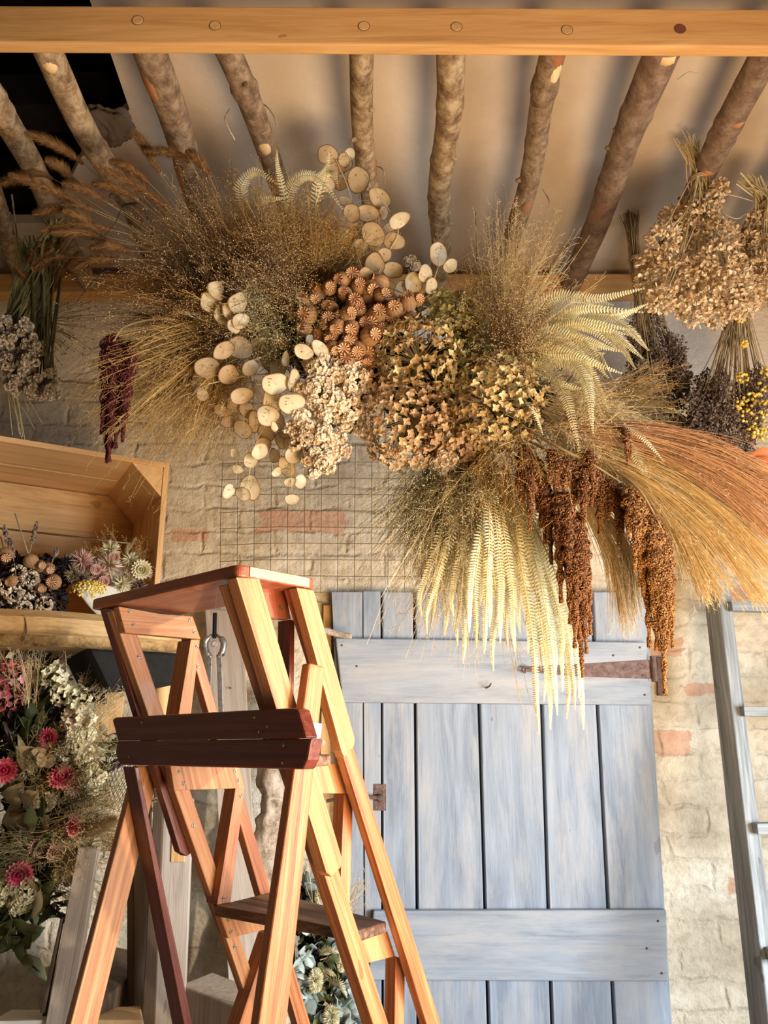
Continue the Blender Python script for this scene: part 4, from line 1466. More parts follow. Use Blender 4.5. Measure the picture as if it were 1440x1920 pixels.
def honesty(discs, stem, mat='honesty', tilt=.45, name='honesty_sprig', Y=1.56):
    """discs: (px,py,rpx) or (px,py,rpx,edge-on amount)"""
    c = spline(stem, 20)
    m = MB(); strip_tubes(m, c[None], np.linspace(.0017, .0009, 20), .4, 5)
    o = m.build(name, T['stem_pale'], loc=c[0], smooth=True)
    cs = []
    m2 = MB()
    for i, dd in enumerate(discs):
        x, y, r = dd[:3]
        edge = dd[3] if len(dd) > 3 else 0
        p = P(x, y, Y + rng.uniform(-.03, .03))
        cs.append(p)
        key = (i * 7 + int(x)) % 5
        if (key, mat) not in HM:
            mb = DISC[key]
            t_ = mb.build('seed_pod', T[mat], loc=(0, 0, 0), smooth=True)
            HM[(key, mat)] = t_
            me = t_.data
            bpy.data.objects.remove(t_)
            HM[(key, mat)] = me
        q = bpy.data.objects.new('seed_pod', HM[(key, mat)])
        COL.objects.link(q)
        q.parent = o
        nmv = nrm(nrm(CP - p) + rng.normal(0, tilt * .5, 3) + np.array([edge, 0, 0]))
        q.rotation_mode = 'QUATERNION'
        q.rotation_quaternion = quat_to(nmv, random.uniform(-.6, .6) if edge else None)
        q.scale = (r * .00127,) * 3
        q.location = [float(a) for a in (p - np.array(o['_o']))]
        j = int(np.argmin(np.linalg.norm(c - p, axis=1) + np.linspace(.03, 0, 20)))
        mid = (c[j] + p) / 2 + np.array([0, .008, .008])
        m2s = spline([c[j], mid, p + np.array([0, .004, -.0])], 6)
        strip_tubes(m2, m2s[None], .0006, .5)
    m2.build('pod_stalks', T['stem'], o)
    return o, np.mean(cs, 0)


HM = {}

# ---- the hanging installation -------------------------------------------------
GI = 'hanging dried flower installation'
CORE = P(690, 660, 1.74)
fr_ = thing('branch_armature', 'dark bundle of twigs inside the hanging flower arrangement, wired to the poles', 'armature', CORE)
m = MB()
cl_ = [P(470, 560, 1.78), P(600, 640, 1.76), P(740, 700, 1.76), P(880, 730, 1.77), P(1000, 770, 1.77)]
ax_ = spline(cl_, 60)
st = []
for k in range(1500):
    i = rng.integers(0, 56)
    a = ax_[i] + rng.normal(0, .042, 3)
    b = ax_[min(59, i + rng.integers(2, 9))] + rng.normal(0, .055, 3)
    st.append(spline([a, (a + b) / 2 + rng.normal(0, .02, 3), b], 5))
strip_tubes(m, np.array(st), .0016, rng.uniform(0, .35, 1500))
for k in range(0, 56, 5):
    blobs(m, [ax_[k]], [.06], 0.0)
m.build('twigs', T['stem_green'], fr_)
m = MB()
for c0, rr, n0 in [(ax_[k], .10, 420) for k in range(4, 58, 6)] + [(P(600, 560, 1.74), .09, 400), (P(800, 780, 1.72), .08, 400), (P(700, 620, 1.70), .08, 400), (P(640, 760, 1.72), .06, 250), (P(900, 640, 1.74), .09, 400), (P(480, 560, 1.74), .09, 420)]:
    v0 = nrm(rng.normal(0, 1, (n0, 3))) * rng.uniform(.3, 1, (n0, 1)) ** .5
    leafs(m, c0 + v0 * rr * (1, .6, .8), nrm(v0 + rng.normal(0, .8, (n0, 3))), nrm(rng.normal(0, 1, (n0, 3))), .026, .009, .2, .1, rng.uniform(0, .5, n0))
m.build('dark_foliage', T['stem_green'], fr_)
m = MB()
for x, y in ((520, 560), (700, 640), (900, 720)):
    a = P(x, y, 1.76)
    tube(m, [a, (a[0] + .01, 1.80, PZ - .04)], .0012, 5)
m.build('hanging_wires', M['wire'], fr_)

tufts = []
TU = [  # base, tip, count, spread, material, droop, label key
    ((450, 590, 1.68), (270, 430, 1.58), 95, .26, 'panic_dark', .05, 'dark'),
    ((450, 600, 1.66), (215, 540, 1.60), 90, .22, 'panic_dark', .12, 'dark'),
    ((480, 580, 1.66), (360, 370, 1.58), 95, .24, 'panic_dark', .0, 'dark'),
    ((430, 600, 1.62), (380, 540, 1.44), 85, .50, 'panic_dark', .1, 'dark'),
    ((520, 570, 1.66), (440, 380, 1.60), 95, .26, 'panic_gold', .0, 'gold'),
    ((550, 560, 1.64), (520, 380, 1.56), 100, .26, 'panic_gold', .0, 'gold'),
    ((590, 550, 1.66), (600, 400, 1.56), 90, .28, 'panic_gold', .0, 'gold'),
    ((620, 540, 1.66), (680, 440, 1.60), 60, .30, 'panic_gold', .0, 'gold'),
    ((540, 560, 1.62), (480, 470, 1.46), 90, .45, 'panic_dark', .05, 'dark'),
    ((440, 620, 1.64), (225, 640, 1.56), 110, .16, 'panic_gold', .25, 'brown'),
    ((440, 640, 1.62), (235, 740, 1.54), 90, .16, 'panic_gold', .25, 'brown'),
    ((450, 650, 1.64), (330, 790, 1.58), 70, .26, 'panic_gold', .2, 'brown'),
    ((510, 610, 1.60), (490, 590, 1.45), 70, .60, 'panic_olive', .05, 'olive'),
    ((450, 690, 1.66), (370, 830, 1.64), 36, .30, 'panic_blond', .1, 'blond'),
    ((930, 660, 1.70), (960, 440, 1.62), 70, .20, 'panic_blond', -.05, 'blond'),
    ((940, 660, 1.68), (1010, 470, 1.60), 70, .26, 'panic_blond', -.05, 'blond'),
    ((930, 660, 1.66), (900, 520, 1.60), 50, .30, 'panic_gold', .0, 'gold'),
    ((950, 670, 1.62), (960, 600, 1.46), 60, .55, 'panic_dark', .0, 'dark'),
    ((830, 850, 1.68), (760, 1030, 1.62), 110, .26, 'panic_olive', .0, 'olive'),
    ((860, 850, 1.66), (850, 1060, 1.58), 120, .26, 'panic_olive', .0, 'olive'),
    ((900, 850, 1.66), (930, 1040, 1.60), 100, .28, 'panic_gold', .0, 'gold'),
    ((870, 860, 1.66), (800, 1120, 1.62), 100, .16, 'panic_blond', .05, 'blond'),
    ((900, 870, 1.66), (900, 1150, 1.62), 100, .15, 'panic_blond', .05, 'blond'),
    ((1040, 760, 1.64), (1190, 790, 1.58), 90, .30, 'panic_blond', .1, 'blond'),
    ((1030, 780, 1.64), (1150, 880, 1.58), 90, .28, 'panic_blond', .15, 'blond'),
    ((960, 830, 1.60), (1000, 940, 1.52), 40, .45, 'panic_gold', .1, 'gold'),
    ((1120, 760, 1.70), (1270, 740, 1.66), 40, .30, 'panic_gold', .1, 'gold'),
]
TN = {'dark': 'dark brown', 'gold': 'golden', 'brown': 'ochre brown', 'olive': 'olive', 'blond': 'blond'}
byk = {}
for (b, t, n, s, mt, dr, key) in TU:
    o, rp = tuft(P(*b), P(*t), int(n * (2.0 if mt in ('panic_dark', 'panic_gold') else 1.5)), s, mt, droop=dr, nb=14, bl=.052, r=.00042, seedmat={'panic_dark': 'panic_blond', 'panic_olive': 'panic_blond'}.get(mt, mt))
    tag(o, 'x', 'dried grass', 'panicum tufts in the hanging flower arrangement')
    byk.setdefault(key, []).append((o, rp))
for key, its in byk.items():
    rank_labels(its, 'airy ' + TN[key] + ' seed grass tuft, {o} of its colour')

fx = []
for (b, a, t) in (((330, 470), (147, 300), (47, 250)), ((320, 470), (145, 345), (87, 300)), ((300, 470), (88, 330), (2, 345)), ((330, 480), (167, 392), (18, 328)),
                  ((330, 470), (195, 376), (118, 345)), ((400, 470), (312, 388), (177, 310)), ((370, 450), (274, 338), (207, 303)), ((380, 450), (297, 321), (250, 246)),
                  ((420, 430), (350, 300), (270, 284)), ((430, 430), (392, 330), (352, 285)), ((340, 490), (200, 450), (98, 436)), ((340, 480), (203, 430), (80, 432)),
                  ((350, 500), (213, 487), (135, 505)), ((350, 490), (242, 470), (170, 466)), ((330, 500), (123, 482), (64, 503)), ((320, 470), (162, 388), (64, 402)), ((340, 450), (250, 370), (175, 345)), ((330, 490), (190, 440), (120, 395))):
    Yb = 1.60
    pts = [P(*b, Yb), P((b[0] + a[0]) / 2, (b[1] + a[1]) / 2 - 6, 1.56), P(*a, 1.52), P((a[0] + t[0]) / 2, (a[1] + t[1]) / 2 - 7, 1.50), P(*t, 1.48)]
    o, rp = foxtail(pts, .47, .0115, 2600, hl=.019)
    tag(o, 'x', 'grass', 'foxtail grasses fanning out at the upper left')
    fx.append((o, pts[-1]))
rank_labels(fx, 'brown foxtail grass plume, {o} by its tip, fanning over the dark hatch')
# two folded dark reed leaves
for i, pts in enumerate((((258, 382), (230, 388), (215, 420), (188, 450)), ((205, 508), (190, 512), (165, 540), (130, 582)))):
    c_ = [P(x, y, 1.47) for x, y in pts]
    m = MB(); cc = spline(c_, 24)
    w_ = .004 * np.sin(np.linspace(.12, 1, 24) * math.pi) + .0012
    s_ = np.array([.3, .2, .9]) * 1.
    v_ = np.concatenate([cc - np.outer(w_, (.4, .1, 1)), cc + np.outer(w_, (.4, .1, 1))])
    q = [(k, k + 1, 24 + k + 1, 24 + k) for k in range(23)]
    m.add(v_, q, tint=.2)
    o = m.build('reed_leaf', T['leaf_dark'], smooth=True)
    sm = o.modifiers.new('solid', 'SOLIDIFY'); sm.thickness = .0008
    tag(o, ['dark folded reed leaf among the upper foxtail plumes', 'dark folded reed leaf hanging below the lowest foxtail plumes'][i], 'leaf')

# ferns ---------------------------------------------------------------
ff = []
for pts, w in ((((960, 620, 1.70), (1035, 560, 1.64), (1120, 560, 1.6), (1207, 541, 1.57)), .021),
               (((960, 640, 1.70), (1080, 596, 1.62), (1150, 596, 1.58), (1214, 570, 1.56)), .019),
               (((960, 640, 1.70), (1090, 582, 1.62), (1170, 612, 1.56), (1216, 657, 1.53)), .026),
               (((960, 640, 1.70), (1090, 600, 1.62), (1155, 640, 1.56), (1192, 692, 1.53)), .025),
               (((960, 640, 1.70), (1080, 608, 1.62), (1150, 628, 1.56), (1205, 672, 1.53)), .025),
               (((950, 650, 1.70), (1050, 620, 1.62), (1120, 660, 1.56), (1150, 712, 1.53)), .025),
               (((950, 660, 1.70), (1040, 640, 1.60), (1100, 690, 1.55), (1140, 765, 1.52)), .025),
               (((950, 670, 1.70), (1040, 660, 1.60), (1098, 715, 1.54), (1112, 812, 1.50)), .026),
               (((950, 680, 1.68), (1020, 690, 1.60), (1060, 745, 1.54), (1087, 845, 1.50)), .025),
               (((950, 640, 1.70), (1000, 650, 1.62), (1080, 670, 1.56), (1165, 700, 1.54)), .024),
               (((950, 650, 1.72), (1040, 590, 1.66), (1120, 575, 1.62), (1180, 600, 1.60)), .024),
               (((960, 630, 1.72), (1030, 575, 1.68), (1090, 560, 1.66), (1150, 572, 1.64)), .022),
               (((950, 670, 1.70), (1010, 700, 1.62), (1050, 720, 1.58), (1120, 740, 1.56)), .022),
               (((950, 640, 1.70), (1010, 620, 1.62), (1090, 640, 1.58), (1170, 660, 1.55)), .024),
               (((940, 730, 1.64), (975, 745, 1.56), (1000, 770, 1.52), (1018, 815, 1.50)), .016),
               (((1060, 760, 1.62), (1150, 785, 1.56), (1200, 815, 1.52), (1245, 865, 1.50)), .018),
               (((1060, 770, 1.62), (1150, 810, 1.56), (1200, 870, 1.52), (1230, 942, 1.50)), .018),
               (((1070, 780, 1.62), (1140, 820, 1.57), (1195, 860, 1.53), (1248, 922, 1.51)), .018),
               (((1060, 780, 1.62), (1120, 810, 1.58), (1150, 850, 1.55), (1160, 905, 1.53)), .018)):
    o, rp = fern(px(*pts), w)
    tag(o, 'x', 'fern', 'bleached fern fronds fanning to the right')
    ff.append((o, P(*pts[-1])))
for k in range(11):
    u = k / 10
    tx, ty = 1195 - 110 * u + rng.uniform(-12, 12), 590 + 190 * u + rng.uniform(-12, 12)
    o, rp = fern(px((950, 650, 1.71), (1010 + 25 * (1 - u), 610 + 60 * u, 1.64), (1090, 590 + 100 * u + rng.uniform(-10, 10), 1.58), (tx, ty, 1.55)), .023)
    tag(o, 'x', 'fern', 'bleached fern fronds fanning to the right')
    ff.append((o, P(tx, ty, 1.55)))
ff.sort(key=lambda f: to_px(f[1])[1])
rank_labels(ff[:15], 'bleached cream fern frond fanning right, {o} by its tip', axis=1, first='topmost', side='from the top')
rank_labels(ff[15:], 'bleached cream fern frond drooping above the brown amaranth, {o} by its tip')
ff = []
for pts, w in ((((470, 400, 1.62), (452, 355, 1.55), (478, 322, 1.53), (520, 345, 1.52)), .020),
               (((540, 400, 1.62), (528, 345, 1.55), (520, 310, 1.53), (519, 282, 1.52)), .010),
               (((530, 395, 1.62), (555, 338, 1.55), (598, 335, 1.53), (642, 392, 1.52)), .018),
               (((590, 400, 1.62), (595, 345, 1.56), (612, 318, 1.54), (617, 286, 1.53)), .014),
               (((590, 390, 1.60), (608, 330, 1.55), (625, 322, 1.53), (634, 352, 1.52)), .014),
               (((470, 395, 1.6), (480, 380, 1.55), (505, 374, 1.53), (535, 372, 1.52)), .014)):
    o, rp = fern(px(*pts), w)
    tag(o, 'x', 'fern', 'curled bleached ferns on top of the arrangement')
    ff.append((o, P(*pts[-1])))
rank_labels(ff, 'small curled cream fern tip on top of the hanging flowers, {o}')
ff = []
hang = [(790, 1130), (808, 1150), (858, 1185), (876, 1130), (918, 1150), (945, 1140), (975, 1160), (990, 1200), (1015, 1210), (1050, 1200), (800, 1162), (815, 1120), (833, 1165), (850, 1130), (868, 1218), (880, 1160), (893, 1190), (908, 1200), (925, 1232), (938, 1180), (952, 1192), (966, 1196), (985, 1150),
        (1010, 1332), (1020, 1270), (1032, 1322), (1045, 1295), (1055, 1250), (1062, 1302), (1078, 1285), (1094, 1322), (1000, 1240), (1040, 1230), (900, 1110), (965, 1120), (1068, 1215), (1025, 1180), (1085, 1262)]
for i, (x, y) in enumerate(hang):
    y += 45 if x >= 1000 else 25
    bx, by = 880 + (x - 800) * .33 + rng.uniform(-10, 10), 900 + rng.uniform(-15, 40)
    Yt = 1.58 + rng.uniform(-.05, .05)
    k1 = .55 if x < 1000 else .35
    o, rp = fern([P(bx, by, 1.66), P(bx + (x - bx) * .45 + rng.uniform(-5, 5), by + (y - by) * .3, Yt), P(bx + (x - bx) * .85 + rng.uniform(-6, 6), by + (y - by) * .62, Yt), P(x + rng.uniform(-5, 5), by + (y - by) * .86, Yt), P(x, y, Yt)], .0125, droop=.9)
    tag(o, 'x', 'fern', 'bleached fern fronds hanging over the door')
    ff.append((o, P(x, y, Yt)))
rank_labels(ff[:], 'thin cream fern frond hanging down over the door, {o} by its tip') if len(ff) <= 20 else None
s0 = [f for f in ff if to_px(f[1])[0] < 905]
s1 = [f for f in ff if 905 <= to_px(f[1])[0] < 995]
s2 = [f for f in ff if to_px(f[1])[0] >= 995]
rank_labels(s0, 'short cream fern frond hanging below the olive grass, {o} by its tip')
rank_labels(s1, 'cream fern frond hanging between olive grass and amaranth, {o} by its tip')
rank_labels(s2, 'long cream fern frond hanging beside the brown amaranth, {o} by its tip')

# plume grasses ---------------------------------------------------------
pl = []
for pts, mt, n in ((((1040, 800, 1.60), (1200, 806, 1.54), (1330, 838, 1.48), (1450, 905, 1.44)), 'plume_pink', 620),
                   (((1050, 805, 1.60), (1210, 822, 1.53), (1350, 872, 1.47), (1470, 950, 1.43)), 'plume_pink', 620),
                   (((1050, 812, 1.60), (1220, 848, 1.53), (1350, 915, 1.47), (1460, 1010, 1.43)), 'plume_pink', 620),
                   (((1050, 820, 1.60), (1210, 868, 1.53), (1340, 950, 1.47), (1450, 1065, 1.43)), 'plume_gold', 520),
                   (((1060, 830, 1.60), (1200, 895, 1.52), (1320, 985, 1.47), (1432, 1122, 1.43)), 'plume_gold', 420),
                   (((1060, 840, 1.60), (1190, 905, 1.53), (1265, 990, 1.49), (1322, 1112, 1.46)), 'plume_gold', 460),
                   (((1070, 850, 1.60), (1185, 915, 1.53), (1290, 1010, 1.48), (1352, 1100, 1.45)), 'plume_gold', 360),
                   (((1060, 880, 1.64), (1105, 960, 1.6), (1150, 1050, 1.57), (1172, 1168, 1.55)), 'plume_gold', 380),
                   (((1060, 880, 1.64), (1125, 960, 1.6), (1175, 1040, 1.57), (1190, 1140, 1.55)), 'plume_gold', 300),
                   (((1050, 810, 1.62), (1190, 835, 1.56), (1320, 885, 1.5), (1420, 960, 1.46)), 'plume_pink', 520)):
    o, rp = feather_plume(px(*pts), mt, n)
    tag(o, 'x', 'grass', 'silky plume grasses sweeping to the right edge')
    pl.append((o, P(*pts[-1])))
rank_labels(pl, 'silky tan plume grass sweeping right, {o} by its tip', axis=1, first='topmost', side='from the top')

# amaranth ---------------------------------------------------------------


def hangs(lst, Y=1.5):
    return [([P(x0, y0, Y + .03), P((x0 * .6 + x1 * .4) + 2, y0 + (y1 - y0) * .35, Y + rng.uniform(-.015, .015)), P(x1, y1, Y + rng.uniform(-.01, .01))], r) for (x0, y0, x1, y1, r) in lst]


A1 = hangs([(1042, 930, 1052, 1130, .011), (1060, 935, 1070, 1170, .012), (1072, 950, 1088, 1200, .012), (1080, 960, 1100, 1225, .011), (1085, 975, 1108, 1190, .011), (1066, 960, 1093, 1270, .011), (1052, 950, 1062, 1080, .011), (1078, 980, 1078, 1215, .011),
            (1050, 925, 1046, 1010, .012), (1064, 925, 1060, 1020, .012), (1085, 1000, 1108, 1130, .010)], 1.48)
A2 = hangs([(1196, 930, 1200, 1100, .012), (1205, 935, 1218, 1215, .012), (1220, 950, 1232, 1220, .013), (1230, 965, 1247, 1302, .011), (1240, 985, 1254, 1210, .012), (1245, 1010, 1263, 1165, .011), (1190, 925, 1190, 1072, .011), (1215, 960, 1224, 1150, .013),
            (1180, 915, 1178, 1010, .012), (1228, 980, 1238, 1170, .013), (1206, 960, 1206, 1120, .011), (1240, 1030, 1262, 1215, .009)], 1.46)
A3 = hangs([(985, 835, 978, 950, .010), (995, 850, 993, 995, .010), (1006, 860, 1008, 960, .011), (1015, 880, 1022, 1020, .011), (1022, 900, 1034, 1058, .010), (975, 850, 968, 930, .008), (1010, 900, 1014, 990, .010)], 1.52)
A4 = hangs([(1045, 850, 1042, 930, .012), (1060, 860, 1058, 935, .012), (1078, 865, 1076, 950, .011), (1092, 872, 1093, 1003, .010), (1110, 880, 1108, 950, .012), (1122, 890, 1124, 1002, .010), (1140, 900, 1140, 975, .012), (1150, 905, 1162, 1025, .011), (1165, 912, 1166, 1000, .011), (1035, 845, 1030, 905, .010), (1100, 850, 1112, 900, .012)], 1.50)
A5 = hangs([(1168, 800, 1178, 875, .005), (1176, 800, 1182, 860, .005)], 1.52)
A0_ = hangs([(205, 630, 192, 800, .014), (215, 625, 204, 865, .014), (224, 640, 216, 840, .014), (234, 650, 230, 828, .013), (212, 650, 190, 815, .012), (244, 640, 238, 790, .011), (200, 660, 200, 868, .009)], 1.52)
for stem, ts_, mt, lab in (([(980, 820, 1.6), (1030, 850, 1.53), (1060, 900, 1.5), (1075, 960, 1.48)], A1, 'amaranth', 'big brown hanging amaranth tassel beside the long cream ferns'),
                           ([(1100, 850, 1.58), (1150, 880, 1.53), (1200, 920, 1.48), (1240, 990, 1.46)], A2, 'amaranth_gold', 'largest golden brown amaranth tassel, hanging in front of the door hinge'),
                           ([(950, 800, 1.6), (975, 820, 1.56), (1000, 850, 1.53), (1015, 890, 1.52)], A3, 'amaranth', 'small brown amaranth tassels just below the hydrangeas'),
                           ([(980, 800, 1.6), (1040, 835, 1.53), (1110, 870, 1.51), (1165, 905, 1.5)], A4, 'amaranth', 'arching amaranth stem with short brown tassels between the two big ones'),
                           ([(1120, 780, 1.58), (1150, 780, 1.55), (1172, 795, 1.53)], A5, 'amaranth', 'tiny reddish amaranth tip above the silky plume grass'),
                           ([(430, 640, 1.62), (320, 600, 1.57), (240, 610, 1.54), (212, 640, 1.52)], A0_, 'amaranth_red', 'dark maroon amaranth tassel hanging at the far left of the arrangement')):
    o, _ = amaranth('amaranth', px(*stem), ts_, mt)
    tag(o, lab, 'amaranth')

# poppy heads --------------------------------------------------------------
PV = []
for k in range(3):
    r2 = np.random.default_rng(k)
    rt = thing('poppy_head', 'x', 'poppy head', (0, 0, 0), 'dried poppy heads at the heart of the arrangement')
    h_ = np.linspace(0, 1, 12)
    pr = np.interp(h_, [0, .1, .3, .55, .8, .93, 1], [.15, .55, .92, 1.0, .82, .45, .28])
    m = MB(); A = np.arange(24) * 2 * math.pi / 24
    V_ = []
    for h, p_ in zip(h_, pr):
        rr = p_ * (1 + .035 * np.cos(A * 11)) * (1 + .03 * np.sin(2 * A + k))
        V_.append(np.stack([rr * np.cos(A), rr * np.sin(A), np.full(24, -1.0 + h * (2.0 + .15 * k))], 1))
    ix = np.arange(288).reshape(12, 24)
    q = np.stack([ix[:-1], np.roll(ix[:-1], -1, 1), np.roll(ix[1:], -1, 1), ix[1:]], -1).reshape(-1, 4)
    tn = np.concatenate([np.full(24, .45 + .12 * math.sin(h * 5)) + .12 * np.cos(A * 11) for h in h_])
    m.add(np.concatenate(V_) * .0165, q, tint=tn)
    m.build('capsule', T['poppy'], rt, smooth=True)
    zt2 = (1.0 + .15 * k) * .0165
    m = MB(); n_ = 10 + k
    A = np.arange(n_ * 8) * 2 * math.pi / (n_ * 8)
    R_ = .0102 * (1 + .12 * np.cos(A * n_))
    rings = []
    tt = []
    for rr, z in ((.05, .001), (.5, .0016), (1., .0028), (1.0, .0014), (.4, -.002)):
        ridge = np.cos(A * n_) > .60
        rings.append(np.stack([R_ * rr * np.cos(A), R_ * rr * np.sin(A), zt2 + z + np.where(ridge, .0011, -.0004) * (rr > .2)], 1))
        tt.append(np.where(ridge, .0, .9))
    ix = np.arange(5 * n_ * 8).reshape(5, n_ * 8)
    q = np.stack([ix[:-1], np.roll(ix[:-1], -1, 1), np.roll(ix[1:], -1, 1), ix[1:]], -1).reshape(-1, 4)[:, ::-1]
    m.add(np.concatenate(rings), q, tint=np.concatenate(tt))
    m.build('crown', T['poppy_crown'], rt)
    m = MB(); tube(m, [(0, 0, -.016), (.002, 0, -.05), (0, .002, -.11)], .0016, 6)
    m.build('stem', T['stem'], rt, smooth=True)
    PV.append(rt)
pp = [(690, 900), (775, 835), (855, 865), (765, 945), (915, 915), (885, 985), (765, 1015), (810, 1065), (940, 825), (1010, 850), (1078, 875), (1045, 985), (1135, 945), (1192, 958), (980, 1045), (1070, 1062), (1015, 1105), (965, 1165), (893, 1070), (780, 1125), (800, 1185), (855, 1185),
      (930, 1262), (930, 1190), (1232, 1040), (1275, 900), (1215, 905), (620, 1065), (560, 965), (1005, 915), (945, 955), (700, 990), (705, 1120), (1000, 1200), (885, 1135), (1120, 1010), (1100, 905), (845, 1010), (700, 850), (620, 905), (1010, 1030), (870, 1250), (985, 1260), (1150, 1060), (900, 780), (830, 790), (640, 990), (1040, 800)]
POP = []
for i, (x, y) in enumerate(pp):
    p = P(360 + x / 3, 260 + y / 3, 1.545 + rng.uniform(-.02, .02) + (.015 if i >= 27 else 0))
    root = P(700, 690, 1.80)
    d = nrm(nrm(p - root) * .9 + nrm(CP - p) * .8 + rng.normal(0, .48, 3))
    r = copy_thing(PV[i % 3], p - d * .012, quat_to(d), rng.uniform(1.0, 1.4)) if i >= 3 else PV[i]
    if i < 3:
        r.location = [float(c_) for c_ in p - d * .012]
        r.rotation_mode = 'QUATERNION'; r.rotation_quaternion = quat_to(d)
    POP.append((r, p))
POP.sort(key=lambda it: to_px(it[1])[1])
rows = [POP[i:i + 8] for i in range(0, len(POP), 8)]
rn = ['top', 'second', 'third', 'fourth', 'fifth', 'lowest']
for k, row in enumerate(rows):
    rank_labels(row, 'poppy seed head, {o}, ' + rn[k] + ' row of the poppy cluster')

# hydrangeas --------------------------------------------------------------
H = []
for (x, y, r, Y, mt, lab) in ((785, 678, 74, 1.58, 'hyd_gold', 'brightest golden hydrangea head right of the poppy cluster'),
                              (722, 720, 42, 1.60, 'hyd_tan', 'small tan hydrangea head touching the lowest poppies'),
                              (765, 795, 78, 1.60, 'hyd_tan', 'large tan hydrangea head at the bottom centre of the arrangement'),
                              (862, 610, 58, 1.64, 'hyd_green', 'greenish hydrangea head at the top, right of the honesty discs'),
                              (818, 578, 36, 1.64, 'hyd_green', 'small greenish hydrangea head between poppies and upper honesty'),
                              (925, 760, 82, 1.58, 'hyd_gold', 'golden green hydrangea head at the right of the flower mass'),
                              (860, 815, 62, 1.62, 'hyd_tan', 'rusty tan hydrangea head above the olive grass skirt'),
                              (965, 690, 46, 1.66, 'hyd_green', 'dark greenish hydrangea head where the cream ferns start'),
                              (880, 690, 52, 1.62, 'hyd_green', 'olive hydrangea head in the middle of the hydrangeas'),
                              (985, 585, 44, 1.72, 'hyd_tan', 'fuzzy tan hydrangea head behind the blond grass'),
                              (915, 555, 34, 1.74, 'hyd_tan', 'smallest brown hydrangea head in front of the wall rail')):
    c_ = P(x, y, Y)
    o, _ = hydrangea(c_, r * .00118, mt, P(800, 700, 1.80))
    tag(o, lab, 'hydrangea', 'dried hydrangea heads')
for i, (x, y, r, Y, lab) in enumerate(((612, 690, 34, 1.56, 'highest cream statice cluster, under the lowest poppies'), (662, 712, 28, 1.57, 'cream statice cluster left of the golden hydrangea'),
                                       (598, 745, 36, 1.55, 'cream statice cluster right of the large pale honesty discs'), (648, 765, 32, 1.58, 'cream statice cluster in the middle of the statice patch'),
                                       (583, 808, 36, 1.55, 'cream statice cluster just above the wire grid'), (622, 828, 30, 1.58, 'lower right cream statice cluster with brown centre'),
                                       (690, 745, 26, 1.60, 'small statice cluster touching the tan hydrangea'), (600, 862, 26, 1.56, 'lowest cream statice cluster in front of the wire grid'),
                                       (742, 852, 22, 1.60, 'little white statice tuft below the large tan hydrangea'), (832, 864, 22, 1.60, 'little white statice tuft below the rusty tan hydrangea'),
                                       (690, 800, 22, 1.62, 'pinkish statice cluster left of the large tan hydrangea'), (787, 862, 16, 1.61, 'tiny white statice tuft at the top of the olive grass'),
                                       (770, 497, 15, 1.66, 'tiny cream flower cluster among the upper honesty discs'))):
    o, _ = statice(P(x, y, Y), r * .00118, 'statice', P(720, 700, 1.78))
    tag(o, lab, 'statice', 'cream statice clusters')

